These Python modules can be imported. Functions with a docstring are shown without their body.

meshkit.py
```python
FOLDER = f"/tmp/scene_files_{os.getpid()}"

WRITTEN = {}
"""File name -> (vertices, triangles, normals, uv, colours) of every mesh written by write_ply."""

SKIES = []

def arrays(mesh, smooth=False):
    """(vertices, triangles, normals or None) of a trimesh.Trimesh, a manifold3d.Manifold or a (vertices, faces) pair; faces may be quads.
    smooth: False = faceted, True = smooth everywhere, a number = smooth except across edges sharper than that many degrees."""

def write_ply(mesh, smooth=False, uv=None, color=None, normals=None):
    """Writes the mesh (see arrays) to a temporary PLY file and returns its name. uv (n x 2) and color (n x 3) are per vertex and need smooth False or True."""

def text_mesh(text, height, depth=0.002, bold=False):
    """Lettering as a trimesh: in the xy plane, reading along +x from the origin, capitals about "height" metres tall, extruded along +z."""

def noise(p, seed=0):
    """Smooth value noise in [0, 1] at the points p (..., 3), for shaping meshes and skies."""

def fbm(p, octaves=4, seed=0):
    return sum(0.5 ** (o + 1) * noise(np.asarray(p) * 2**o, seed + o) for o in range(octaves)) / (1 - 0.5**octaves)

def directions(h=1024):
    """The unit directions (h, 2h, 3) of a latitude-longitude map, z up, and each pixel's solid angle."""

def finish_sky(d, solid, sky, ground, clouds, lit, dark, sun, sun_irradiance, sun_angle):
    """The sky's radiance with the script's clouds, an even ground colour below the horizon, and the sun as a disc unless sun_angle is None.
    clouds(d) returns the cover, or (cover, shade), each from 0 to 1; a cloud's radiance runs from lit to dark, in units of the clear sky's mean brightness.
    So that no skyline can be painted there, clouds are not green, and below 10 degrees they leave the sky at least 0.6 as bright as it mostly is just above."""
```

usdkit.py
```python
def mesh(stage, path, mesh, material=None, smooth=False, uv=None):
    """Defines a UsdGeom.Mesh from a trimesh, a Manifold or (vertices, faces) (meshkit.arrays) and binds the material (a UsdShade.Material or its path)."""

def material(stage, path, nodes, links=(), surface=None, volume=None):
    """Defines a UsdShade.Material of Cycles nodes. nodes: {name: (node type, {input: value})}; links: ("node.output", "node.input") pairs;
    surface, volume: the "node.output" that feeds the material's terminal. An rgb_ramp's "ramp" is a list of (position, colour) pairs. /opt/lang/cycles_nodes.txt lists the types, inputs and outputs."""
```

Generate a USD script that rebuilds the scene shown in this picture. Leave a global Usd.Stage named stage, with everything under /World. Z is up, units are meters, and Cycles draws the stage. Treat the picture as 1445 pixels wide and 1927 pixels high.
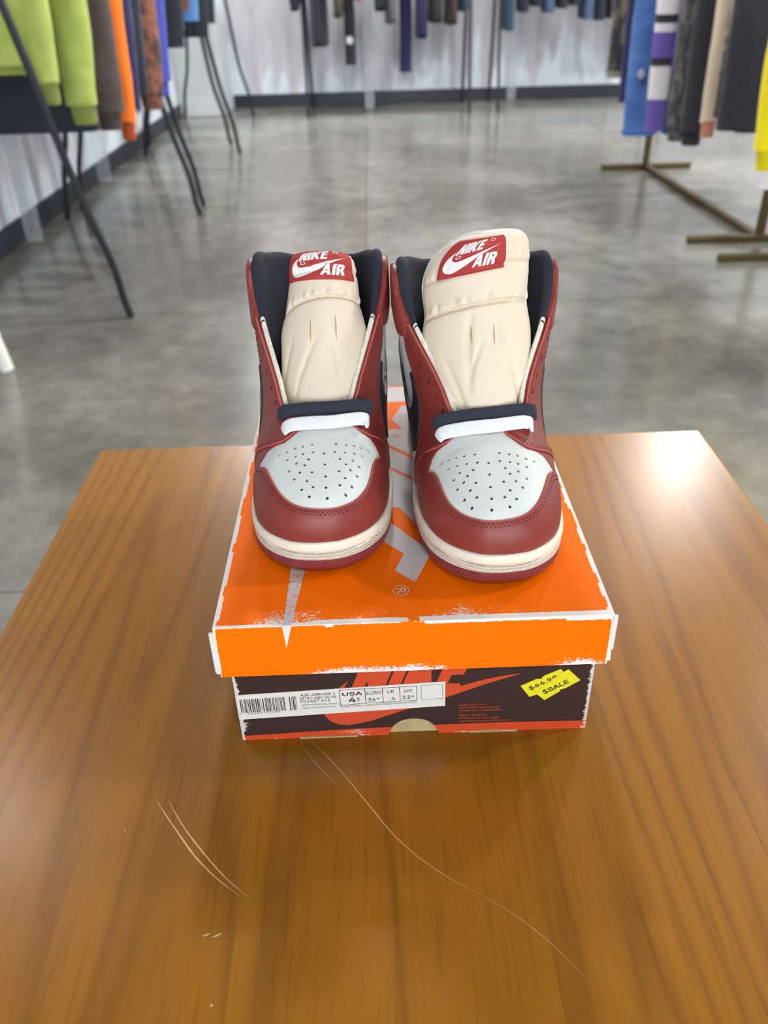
import math, random
import numpy as np
import trimesh
import usdkit, meshkit
from pxr import Usd, UsdGeom, UsdLux, UsdShade, Gf, Sdf, Vt
from scipy.interpolate import PchipInterpolator, LinearNDInterpolator
from scipy.spatial import Delaunay
import shapely
from shapely.geometry import Polygon, LineString, Point
from shapely import affinity

random.seed(4); np.random.seed(4)
stage = Usd.Stage.CreateInMemory()
UsdGeom.SetStageUpAxis(stage, 'Z'); UsdGeom.SetStageMetersPerUnit(stage, 1.0)
UsdGeom.Xform.Define(stage, '/World'); UsdGeom.Scope.Define(stage, '/World/Looks')

# ================================================================== camera, light, exposure
EXPOSURE = 0.22
IMG_W, IMG_H, F_PX = 1445, 1927, 1540.87
PITCH, ROLL, CAM_Z = 0.5838, -0.0298, 1.12
cam = UsdGeom.Camera.Define(stage, '/World/camera')
fw = np.array([0, math.cos(PITCH), -math.sin(PITCH)]); rt = np.array([1., 0, 0]); up = np.cross(rt, fw)
R_ = math.cos(ROLL) * rt + math.sin(ROLL) * up; U_ = -math.sin(ROLL) * rt + math.cos(ROLL) * up
M4 = np.eye(4); M4[0, :3] = R_; M4[1, :3] = U_; M4[2, :3] = -fw; M4[3, :3] = (0, 0, CAM_Z)
cam.AddTransformOp().Set(Gf.Matrix4d(*M4.ravel().tolist()))
cam.CreateHorizontalApertureAttr(36.0); cam.CreateVerticalApertureAttr(36.0 * IMG_H / IMG_W)
cam.CreateFocalLengthAttr(36.0 * F_PX / IMG_W)
cam.CreateFStopAttr(11.0); cam.CreateFocusDistanceAttr(0.515)
cam.CreateClippingRangeAttr(Gf.Vec2f(0.02, 100.0))
cam.CreateExposureAttr(EXPOSURE)

CEIL = 3.3
# ceiling spots out of view, placed to light table, floor and walls: x, y, power, radius - the first is the one that throws the box's long shadow towards the camera
SPOTS = [(2.45, 2.75, 440, .11), (2.15, 5.1, 320, .15), (2.9, 1.0, 200, .16), (0.05, 3.4, 420, .14), (-1.72, 2.2, 40, .16), (-0.95, 5.9, 200, .16), (0.9, 8.3, 240, .16), (-0.9, 8.3, 300, .16), (2.9, 6.6, 330, .16), (0.6, -1.6, 90, .16)]
dome = UsdLux.DomeLight.Define(stage, '/World/daylight')
dome.CreateIntensityAttr(1.8); dome.CreateColorAttr(Gf.Vec3f(.86, .93, 1.0))  # even light from out of view behind the camera, lights front-facing sides
for i, (x, y, p, r) in enumerate(SPOTS):
    L = UsdLux.DiskLight.Define(stage, f'/World/lamp_{i:03d}')
    L.CreateRadiusAttr(r); L.CreateIntensityAttr(p); L.CreateColorAttr(Gf.Vec3f(1, .975, .945)); L.CreateNormalizeAttr(False)
    L.AddTranslateOp().Set(Gf.Vec3d(x, y, CEIL - .055))

# ================================================================== helpers
used = {}
def numbered(base):
    k = used.get(base, 0); used[base] = k + 1
    return base if k == 0 else f'{base}_{k:03d}'
LOOKS = {}
def path_of(x): return str(x.GetPath()) if hasattr(x, 'GetPath') else str(x)
def thing(name, label, cat, loc=(0, 0, 0), rz=0.0, group=None, kind=None):
    x = UsdGeom.Xform.Define(stage, numbered('/World/' + name))
    x.AddTranslateOp().Set(Gf.Vec3d(*map(float, loc)))
    if rz: x.AddRotateZOp().Set(math.degrees(rz))
    return tag(x.GetPrim(), label, cat, group, kind)
def tag(p, label=None, cat=None, group=None, kind=None):
    for k, v in (('label', label), ('category', cat), ('group', group), ('kind', kind)):
        if v: p.SetCustomDataByKey(k, v)
    return p
def part(name, mesh, m, parent='/World', smooth=35, label=None, kind=None):
    if isinstance(mesh, (list,)): mesh = trimesh.util.concatenate(mesh)
    p = usdkit.mesh(stage, numbered(path_of(parent) + '/' + name), mesh, LOOKS[m], smooth=smooth).GetPrim()
    return tag(p, label, None, None, kind)
def struct(name, mesh, m, label, cat, parent='/World', smooth=False):
    return tag(part(name, mesh, m, parent, smooth), label, cat, kind='structure')
def copy_of(src, label, loc, rz=0.0, group=None):
    was = src.GetCustomData(); base = str(src.GetPath()).split('/')[-1]
    r = thing(base, label, was['category'], loc, rz, group or was.get('group'))
    r.GetReferences().AddInternalReference(src.GetPath()); r.SetInstanceable(True)
    return r

def boxm(x0, x1, y0, y1, z0, z1, ch=0.0):
    if ch <= 0:
        m = trimesh.creation.box((x1 - x0, y1 - y0, z1 - z0)); m.apply_translation(((x0 + x1) / 2, (y0 + y1) / 2, (z0 + z1) / 2)); return m
    pts = []
    for sx in (0, 1):
        for sy in (0, 1):
            for sz in (0, 1):
                c = np.array([(x0, x1)[sx], (y0, y1)[sy], (z0, z1)[sz]], float); d = np.array([1 - 2 * sx, 1 - 2 * sy, 1 - 2 * sz]) * ch
                for k in range(3):
                    q = c + d; q[k] = c[k]; pts.append(q)
    return trimesh.convex.convex_hull(np.array(pts))
def tube(points, r, n=10, cap=True):
    """round bar along a polyline; r a number or one per point"""
    P = np.asarray(points, float); r = np.broadcast_to(r, len(P)); k = len(P)
    T = np.gradient(P, axis=0); T /= np.linalg.norm(T, axis=1, keepdims=True)
    a = np.array([0, 0, 1.]) if abs(T[0, 2]) < .9 else np.array([1., 0, 0])
    V = []
    for i in range(k):
        a = a - T[i] * (a @ T[i]); a /= np.linalg.norm(a); b = np.cross(T[i], a)
        th = np.linspace(0, 2 * np.pi, n, endpoint=False)
        V.append(P[i] + r[i] * (np.cos(th)[:, None] * a + np.sin(th)[:, None] * b))
    return loft(V, cap)
def loft(rings, cap=True):
    V = np.array(rings); k, n = V.shape[:2]; F = []
    i, j = np.meshgrid(np.arange(k - 1), np.arange(n), indexing='ij'); a = (i * n + j).ravel(); b = (i * n + (j + 1) % n).ravel()
    F = [np.c_[a, b, b + n], np.c_[a, b + n, a + n]]
    V2 = V.reshape(-1, 3)
    if cap:
        c0, c1 = len(V2), len(V2) + 1; V2 = np.vstack([V2, V[0].mean(0), V[-1].mean(0)]); j = np.arange(n)
        F += [np.c_[np.full(n, c0), (j + 1) % n, j], np.c_[np.full(n, c1), (k - 1) * n + j, (k - 1) * n + (j + 1) % n]]
    m = trimesh.Trimesh(V2, np.vstack(F), process=False)
    return m
def spline(pts, n=40):
    P = np.asarray(pts, float); d = np.r_[0, np.cumsum(np.linalg.norm(np.diff(P, axis=0), axis=1))]; d /= d[-1]
    return PchipInterpolator(d, P)(np.linspace(0, 1, n))
def chaikin(P, it=2, closed=True):
    P = np.asarray(P, float)
    for _ in range(it):
        A = P; B = np.roll(P, -1, 0) if closed else P[1:]; A = A if closed else P[:-1]
        Q = np.empty((2 * len(A), P.shape[1])); Q[0::2] = .75 * A + .25 * B; Q[1::2] = .25 * A + .75 * B
        P = Q if closed else np.vstack([P[:1], Q, P[-1:]])
    return P
def ring_pts(ls, step):
    n = max(4, int(math.ceil(ls.length / step))); return np.array([ls.interpolate(t, normalized=True).coords[0] for t in np.arange(n) / n])
def tri2d(poly, step, inner, rings=()):
    """triangles of a flat polygon: (points, faces, boundary loops as index arrays, distance to the boundary)"""
    loops, pts, at = [], [], 0
    rr = [poly.exterior, *poly.interiors]
    for r in rr:
        keep = min(step, r.length / 14); c = np.array(r.coords)[:-1]
        p = []
        for a, b in zip(c, np.roll(c, -1, 0)):
            n = max(1, int(round(np.linalg.norm(b - a) / keep))); p += [a + (b - a) * k / n for k in range(n)]
        p = np.array(p); d = np.linalg.norm(p - np.roll(p, 1, 0), axis=1); p = p[d > 1e-9]
        loops.append(np.arange(at, at + len(p))); at += len(p); pts.append(p)
    for e in rings:
        q = poly.buffer(-e)
        for g in getattr(q, 'geoms', [q]):
            if not g.is_empty:
                for r in (g.exterior, *g.interiors): pts.append(ring_pts(r, max(step * 1.2, .4 * e)))
    x0, y0, x1, y1 = poly.bounds; gx, gy = np.meshgrid(np.arange(x0, x1, inner), np.arange(y0, y1, inner)); gx = gx + (np.arange(len(gx))[:, None] % 2) * inner / 2
    g = np.c_[gx.ravel(), gy.ravel()]
    core = poly.buffer(-(max(rings, default=0) + inner * .4))
    if not core.is_empty: pts.append(g[shapely.contains_xy(core, g[:, 0], g[:, 1])])
    P = np.vstack(pts); D = Delaunay(P).simplices
    c = P[D].mean(1); D = D[shapely.contains_xy(poly, c[:, 0], c[:, 1])]
    a, b, c = P[D[:, 0]], P[D[:, 1]], P[D[:, 2]]; ar = (b[:, 0] - a[:, 0]) * (c[:, 1] - a[:, 1]) - (b[:, 1] - a[:, 1]) * (c[:, 0] - a[:, 0])
    D = D[abs(ar) > 1e-14]; ar = ar[abs(ar) > 1e-14]; D[ar < 0] = D[ar < 0][:, ::-1]
    dist = shapely.distance(poly.exterior, shapely.points(P)); dist[:len(loops[0])] = 0  # bevelled at the outer edge only
    return P, D, loops, dist
def sheet(poly, fn, th, step=.0012, inner=.003, rings=(.0004, .0011), skirt=.001, bev=None, flat=False):
    """a raised piece on a surface: fn(points 2D) gives (positions, normals)"""
    out = []
    for g in getattr(poly, 'geoms', [poly]):
        if g.area < 1e-9: continue
        P, D, loops, dist = tri2d(g, step, inner, rings)
        X, N = fn(P)
        r = max(rings) if rings else 0
        prof = np.ones(len(P)) if r == 0 else .35 + .65 * np.sqrt(np.clip(1 - (1 - np.minimum(dist / r, 1)) ** 2, 0, 1))
        T = X + N * (th * prof)[:, None]
        V, F = [T], [D]; n = len(T)
        if skirt is not None:
            for lp in loops:
                lo = X[lp] - N[lp] * skirt; V.append(lo); k = len(lp); a = lp; b = np.roll(lp, -1); c = n + np.arange(k); d = n + (np.arange(k) + 1) % k
                F += [np.c_[a, c, d], np.c_[a, d, b]]; n += k
        out.append(trimesh.Trimesh(np.vstack(V), np.vstack(F), process=False))
    return trimesh.util.concatenate(out)

# lettering as flat shapes: heavy slanted capitals
GL = {'N': ([(0, 0), (0, 1), (.26, 1), (.47, .45), (.47, 1), (.72, 1), (.72, 0), (.46, 0), (.25, .55), (.25, 0)], []), 'I': ([(0, 0), (0, 1), (.27, 1), (.27, 0)], []),
      'K': ([(0, 0), (0, 1), (.26, 1), (.26, .62), (.48, 1), (.78, 1), (.5, .54), (.78, 0), (.49, 0), (.26, .45), (.26, 0)], []),
      'E': ([(0, 0), (0, 1), (.6, 1), (.6, .79), (.25, .79), (.25, .61), (.54, .61), (.54, .41), (.25, .41), (.25, .21), (.6, .21), (.6, 0)], []),
      'A': ([(0, 0), (.27, 1), (.55, 1), (.82, 0), (.56, 0), (.52, .19), (.30, .19), (.26, 0)], [[(.35, .38), (.47, .38), (.41, .70)]]),
      'R': ([(0, 0), (0, 1), (.45, 1), (.62, .93), (.70, .76), (.68, .58), (.55, .46), (.74, 0), (.46, 0), (.33, .40), (.26, .40), (.26, 0)], [[(.26, .60), (.26, .80), (.39, .80), (.44, .70), (.39, .60)]])}
def word(text, gap=.09, slant=.28, size=1.0):
    x, out = 0, []
    for ch in text:
        o, h = GL[ch]; p = affinity.translate(Polygon(o, h), x, 0); out.append(p); x += max(a for a, _ in o) + gap
    g = shapely.union_all(out); return affinity.scale(affinity.affine_transform(g, [1, slant, 0, 1, 0, 0]), size, size, origin=(0, 0))
def bez(p0, p1, p2, p3, n=14):
    t = np.linspace(0, 1, n)[:, None]; p0, p1, p2, p3 = map(np.array, (p0, p1, p2, p3))
    return (1 - t) ** 3 * p0 + 3 * (1 - t) ** 2 * t * p1 + 3 * (1 - t) * t ** 2 * p2 + t ** 3 * p3
def swoosh_poly():
    a = bez((1, .62), (.62, .40), (.38, .04), (.18, .0)); b = bez((.18, .0), (.05, -.02), (-.02, .12), (.01, .27)); c = bez((.01, .27), (.03, .40), (.09, .52), (.165, .60))
    d = bez((.165, .60), (.11, .43), (.11, .33), (.21, .29)); e = bez((.21, .29), (.34, .25), (.62, .47), (1, .62))
    return Polygon(np.vstack([a[:-1], b[:-1], c[:-1], d[:-1], e[:-1]])).buffer(0)
def ring_mark(cx, cy, r, w): return Point(cx, cy).buffer(r, 12).difference(Point(cx, cy).buffer(r - w, 12))

# ================================================================== materials
T_ = Gf.Vec3f
def srgb(r, g, b): return tuple((np.where(np.array([r, g, b]) / 255 <= .04045, np.array([r, g, b]) / 255 / 12.92, ((np.array([r, g, b]) / 255 + .055) / 1.055) ** 2.4)).tolist())
def look(name, color, rough=.5, second=None, nscale=8, ndetail=3, lo=.4, hi=.6, stretch=(1, 1, 1), bump=0, bscale=200, bdetail=2, metallic=0, spec=.5, coat=0, coat_r=.05, sheen=0, extra=None):
    n = {'p': ('principled_bsdf', dict(base_color=color, roughness=rough, metallic=metallic, specular_ior_level=spec, coat_weight=coat, coat_roughness=coat_r, sheen_weight=sheen, sheen_roughness=.5)), 'g': ('geometry', {})}
    l = []
    if second is not None:
        n['m'] = ('mapping', dict(scale=stretch)); n['n'] = ('noise_texture', dict(scale=nscale, detail=ndetail, roughness=.6)); n['r'] = ('rgb_ramp', dict(ramp=[(0, color), (lo, color), (hi, second), (1, second)]))
        l += [('g.position', 'm.vector'), ('m.vector', 'n.vector'), ('n.fac', 'r.fac'), ('r.color', 'p.base_color')]
    if bump:
        n['bn'] = ('noise_texture', dict(scale=bscale, detail=bdetail, roughness=.6)); n['b'] = ('bump', dict(strength=min(1, bump), distance=.0006 if bscale > 300 else .0015))
        l += [('g.position', 'bn.vector'), ('bn.fac', 'b.height'), ('b.normal', 'p.normal')]
    LOOKS[name] = usdkit.material(stage, '/World/Looks/' + name, n, l, surface='p.BSDF')
# plain looks
look('ceiling_white', srgb(232, 234, 234), .8); look('ceiling_dark', srgb(74, 74, 76), .85)
look('black_trim', srgb(40, 42, 52), .45)
look('black_metal', srgb(30, 33, 40), .38, spec=.4)
look('bronze_metal', srgb(92, 78, 48), .42, metallic=.75)
look('lamp_glass', (1, 1, 1), .5)
look('column_white', srgb(224, 230, 232), .7)
look('white_plastic', srgb(240, 238, 226), .4)

def wall_look(name, seed, axis):
    """white wall with a hand-brushed grey and lilac fade: streaks run down the wall"""
    sc = (1, 1, .16)
    n = {'g': ('geometry', {}), 'm': ('mapping', dict(scale=sc, location=(seed, seed, 0))), 'n': ('noise_texture', dict(scale=6.5, detail=4, roughness=.62)), 'm2': ('mapping', dict(scale=(1, 1, .25), location=(seed * 2, 3, 0))), 'n2': ('noise_texture', dict(scale=1.3, detail=2)),
         'x': ('separate_xyz', {}), 'z': ('map_range', dict(from_min=.10, from_max=.85, to_min=-.15, to_max=.16, clamp=True)), 'a': ('math', dict(math_type='add')), 'a2': ('math', dict(math_type='add')), 'h': ('math', dict(math_type='multiply', value2=.45)),
         'r': ('rgb_ramp', dict(ramp=[(0, srgb(222, 235, 242)), (.60, srgb(220, 232, 240)), (.665, srgb(202, 201, 209)), (.80, srgb(190, 189, 196)), (1, srgb(172, 172, 178))])), 'p': ('principled_bsdf', dict(roughness=.6))}
    l = [('g.position', 'm.vector'), ('m.vector', 'n.vector'), ('g.position', 'm2.vector'), ('m2.vector', 'n2.vector'), ('g.position', 'x.vector'), ('x.z', 'z.value'), ('n.fac', 'a.value1'), ('z.result', 'a.value2'), ('n2.fac', 'h.value1'), ('a.value', 'a2.value1'), ('h.value', 'a2.value2'), ('a2.value', 'r.fac'), ('r.color', 'p.base_color')]
    LOOKS[name] = usdkit.material(stage, '/World/Looks/' + name, n, l, surface='p.BSDF')
wall_look('painted_wall', 2.3, 0)
FLX, FLY = 5.5, 14.1  # mottling shifted so its paler tones stand in for light on the left
def floor_look():
    n = {'g': ('geometry', {}), 'mp': ('mapping', dict(location=(FLX, FLY, 0))), 'n': ('noise_texture', dict(scale=.8, detail=6, roughness=.58)), 'n2': ('noise_texture', dict(scale=9, detail=4, roughness=.7)), 'mx': ('mix_float', dict(fac=.35)), 'o': ('object_info', {}), 'om': ('math', dict(math_type='multiply_add', value2=.05, value3=-.025)), 'ad': ('math', dict(math_type='add')),
         'r': ('rgb_ramp', dict(ramp=[(0, srgb(72, 71, 66)), (.38, srgb(88, 87, 81)), (.5, srgb(106, 105, 98)), (.62, srgb(130, 129, 122)), (1, srgb(156, 155, 148))])),
         'rr': ('map_range', dict(from_min=.3, from_max=.7, to_min=.13, to_max=.24)), 'b': ('bump', dict(strength=.12, distance=.002)), 'p': ('principled_bsdf', dict(specular_ior_level=.5))}
    l = [('g.position', 'mp.vector'), ('mp.vector', 'n.vector'), ('g.position', 'n2.vector'), ('n.fac', 'mx.a'), ('n2.fac', 'mx.b'), ('o.random', 'om.value1'), ('mx.result', 'ad.value1'), ('om.value', 'ad.value2'), ('ad.value', 'r.fac'), ('r.color', 'p.base_color'), ('n.fac', 'rr.value'), ('rr.result', 'p.roughness')]
    LOOKS['concrete'] = usdkit.material(stage, '/World/Looks/concrete', n, l, surface='p.BSDF')
floor_look()
look('joint_dark', srgb(92, 92, 88), .8)

# ================================================================== the room
WX0, WX1, WY0, WY1 = -1.83, 3.7, -5.6, 9.22  # open end out of view behind the camera, set back to favour upright faces
fl = struct('floor', boxm(WX0 - .1, WX1 + .1, WY0, WY1 + .1, -.12, -.012), 'joint_dark', 'polished grey concrete floor of the shop in large slabs', 'floor')
xs, ys = [WX0 - .1, -.05, 1.85, WX1 + .1], [WY0, -3.89, -2.12, -.35, 1.42, 3.19, 4.96, 6.73, 8.5, WY1 + .1]
for i in range(3):
    for j in range(9):
        part('slab', boxm(xs[i] + .002, xs[i + 1] - .002, ys[j] + .002, ys[j + 1] - .002, -.014, 0), 'concrete', fl, smooth=False)
struct('wall_left', boxm(WX0 - .1, WX0, WY0, WY1 + .1, 0, CEIL), 'painted_wall', 'white shop wall with brushed grey paint fade behind the black racks on the left', 'wall')
struct('wall_back', boxm(WX0, WX1, WY1, WY1 + .1, 0, CEIL), 'painted_wall', 'white shop wall with brushed grey paint fade at the far end', 'wall')
struct('wall_right', boxm(WX1, WX1 + .1, WY0, WY1 + .1, 0, CEIL), 'column_white', 'plain white shop wall beyond the bronze racks on the right', 'wall')
struct('ceiling', boxm(WX0 - .1, WX1 + .1, WY0, WY1 + .1, CEIL, CEIL + .1), 'ceiling_dark', 'plain dark ceiling out of view, toned to dim reflections in the table', 'ceiling')  # out of view, kept dark so the table top mirrors less light
struct('trim_1', boxm(WX0, -1.40, 8.66, WY1, 0, CEIL, .006), 'column_white', 'white boxed-out column in the far left corner', 'column')
def skirting(name, x0, x1, y0, y1, label):
    return struct(name, boxm(x0, x1, y0, y1, 0, .115, .004), 'black_trim', label, 'baseboard')
skirting('baseboard_left', WX0, WX0 + .016, WY0, 8.66, 'black baseboard along the left wall')
skirting('baseboard_back', -1.40, WX1, WY1 - .016, WY1, 'black baseboard along the far wall')
for i, (x, y, p, r) in enumerate(SPOTS):  # housings for the unseen ceiling spots
    t = thing('ceiling_lamp', 'round white ceiling light out of view, placed to light the room', 'lamp', (x, y, CEIL), group='round lights out of view on the ceiling')
    part('housing', trimesh.creation.revolve(np.array([[r + .03, 0], [r + .03, -.07], [r + .004, -.07], [r + .004, -.03], [0, -.03], [0, 0]])[::-1], sections=32), 'ceiling_white', t)

# ================================================================== clothes racks
def leg_path(xf, xt, z1=1.62, kick=.0):
    d = 1 if xf > xt else -1
    return spline([(xf + .012 * d, 0, .004), (xf, 0, .05), (xf - .010 * d, 0, .16), (xf - .075 * d, 0, .42), (xt + .16 * d, 0, 1.05), (xt + .02 * d, 0, z1)], 26)
def a_rack(label, x_room, x_wall, y0, y1, along='y', zt=1.62, r=.0145):
    """A-frame rack of black tube: two splayed legs with kicked-out feet at each end and a rail on top"""
    xm = (x_room + x_wall) / 2
    t = thing('clothes_rack', label, 'clothes rack', (0, 0, 0))
    for y in (y0, y1):
        for xf in (x_room, x_wall):
            p = leg_path(xf, xm, zt); p[:, 1] = y
            if along == 'x': p = p[:, [1, 0, 2]]
            part('leg', tube(p, r, 10), 'black_metal', t)
    a, b = (xm, y0 - .05, zt), (xm, y1 + .05, zt)
    if along == 'x': a, b = (a[1], a[0], zt), (b[1], b[0], zt)
    part('rail', tube(np.linspace(a, b, 8), .016, 12), 'black_metal', t)
    return t
a_rack('black A-frame clothes rack nearest the camera at the left wall, holding the green hoodies', -.99, -1.71, 3.15, 4.76)
a_rack('black A-frame clothes rack in the middle of the left wall', -1.01, -1.70, 5.0, 6.64)
a_rack('black A-frame clothes rack at the far end of the left wall beside the white column', -1.13, -1.76, 7.02, 8.55)
a_rack('black A-frame clothes rack at the far wall, left of centre, with the long navy garment', 8.37, 9.05, -.59, .90, 'x')
a_rack('black A-frame clothes rack at the far wall, right of centre, full of dark denim', 8.37, 9.05, 1.165, 2.7, 'x')

def bronze_rack(label, x0, x1, y0, xp0, y1, xp1, zt=1.62):
    t = thing('garment_rail', label, 'clothes rack', (0, 0, 0))
    w = .018
    for y, xp in ((y0, xp0), (y1, xp1)):
        part('base_bar', boxm(x0, x1, y - w, y + w, 0, .034, .003), 'bronze_metal', t)
        part('post', boxm(xp - w, xp + w, y - w, y + w, .034, zt, .003), 'bronze_metal', t)
    a, b = np.array([xp0, y0, .017]), np.array([xp1, y1, .017])
    for z, nm in ((.017, 'floor_bar'), (zt + .015, 'rail')):
        m = boxm(-w, w, w, np.linalg.norm(b - a) - w, -.016, .016, .002); ang = math.atan2(-(b - a)[0], (b - a)[1])
        m.apply_transform(trimesh.transformations.rotation_matrix(ang, (0, 0, 1))); m.apply_translation((a[0], a[1], z)); part(nm, m, 'bronze_metal', t)
    return t
bronze_rack('bronze square-tube garment rail with long floor bar on the right, holding blue jeans', 1.48, 2.06, 3.94, 1.82, 5.66, 1.765)
bronze_rack('nearer bronze garment rail at the right edge of the picture, holding the yellow top', 1.52, 2.12, 1.9, 1.86, 3.64, 1.84)

# ================================================================== clothes
def ell(c, ax, ay, n=20, p=2.4, wob=0, ph=0):
    th = np.linspace(0, 2 * np.pi, n, endpoint=False); cc, ss = np.cos(th), np.sin(th)
    x = np.sign(cc) * abs(cc) ** (2 / p) * ax; y = np.sign(ss) * abs(ss) ** (2 / p) * ay + wob * np.sin(3 * cc * 2.1 + ph) * abs(ss)
    return np.c_[c[0] + x, c[1] + y, np.full(n, c[2])]
def open_shell(rings):
    return loft(rings, True)
def folds(rings, amp, seed):
    V = np.array(rings); n = meshkit.fbm(V.reshape(-1, 3) * np.array([16, 16, 3.5]) + seed * 7.1, 3, seed).reshape(V.shape[:2]) - .5
    c = V.mean(1, keepdims=True); d = V - c; d[..., 2] = 0; L = np.linalg.norm(d, axis=2, keepdims=True) + 1e-9
    return V + d / L * (n[..., None] * amp * 2)
def limb(p0, p1, p2, r0, r1, flat=.6, seed=1, amp=.008, n=22, k=18):
    C = spline([p0, p1, p2], k); R = np.linspace(r0, r1, k); rings = [ell(C[i], R[i], R[i] * flat, n, 2.2) for i in range(k)]
    return open_shell(folds(rings, amp, seed))
def top_garment(name, label, cat, m, x, y, zt, zh, hw, dep, zs, seed, along='x', group=None, sleeves=(-1, 1), cuff=None, hood=False, hem=None, pocket=False, stripes=None, out=.045, sr=(.085, .055), extra=None):
    """hanging top: body, two sleeves with cuffs, hem band, hood; hangs along x from the rail at height zt"""
    t = thing(name, label, cat, (x, y, 0), 0 if along == 'x' else math.pi / 2, group)
    zz = np.linspace(zt, zh, 16); k = (zt - zz) / (zt - zh)
    W = np.interp(k, [0, .06, .14, .5, 1], [.07, .55 * hw, hw * .93, hw, hw * .97]); Dp = np.interp(k, [0, .1, .5, 1], [.03, dep * .8, dep, dep * 1.05])
    part('body', open_shell(folds([ell((0, 0, z), a, b, 28, 3, .008, seed) for z, a, b in zip(zz, W, Dp)], .010, seed)), m, t)
    if hem: part('hem_band', open_shell(folds([ell((0, 0, z), W[-1] * s, Dp[-1] * s, 28, 3) for z, s in ((zh + .055, 1.0), (zh + .05, .99), (zh + .01, .98), (zh - .004, .95))], .004, seed)), hem, t)
    for s in sleeves:
        z0 = zt - .13 * (zt - zh); a, b, c = (s * hw * .84, .0, z0), (s * (hw + out), .012, (z0 + zs) / 2 + .03), (s * (hw + out * .9), -.012, zs)
        if stripes:
            C = spline([a, b, c], 30); R = np.linspace(sr[0], sr[1], 30); at = 0
            for frac, mm in stripes:
                e = min(29, int(round(frac * 29))); rings = [ell(C[i], R[i], R[i] * .62, 22, 2.2) for i in range(at, e + 1)]; part('sleeve_band', open_shell(folds(rings, .004, seed)), mm, t); at = e
        else: part('sleeve', limb(a, b, c, sr[0], sr[1], .62, seed + 3 + s, .011), m, t)
        if cuff: part('cuff', open_shell(folds([ell((c[0], c[1], z), r, r * .7, 20, 2.2) for z, r in ((zs + .008, sr[1] * .97), (zs - .004, sr[1] * .80), (zs - .055, sr[1] * .76), (zs - .065, sr[1] * .70))], .003, seed)), cuff, t)
    if hood: part('hood', open_shell(folds([ell((0, .012, z), a, b, 22, 2.2) for z, a, b in ((zt + .0, .09, .03), (zt - .06, .15, .045), (zt - .16, .15, .045), (zt - .24, .08, .03))], .01, seed + 9)), m, t)
    if pocket:
        P = Polygon([(-.15, zh + .09), (.15, zh + .09), (.15, zh + .17), (.10, zh + .27), (-.10, zh + .27), (-.15, zh + .17)])
        part('pocket', sheet(P, lambda q: (np.c_[q[:, 0], -np.interp(abs(q[:, 0]), [0, .15], [dep * 1.12, dep * .98]) - .003, q[:, 1]], np.tile([0, -1., 0], (len(q), 1))), .006, .02, .04, (.004, .01), .012), m, t)
    return t
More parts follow.
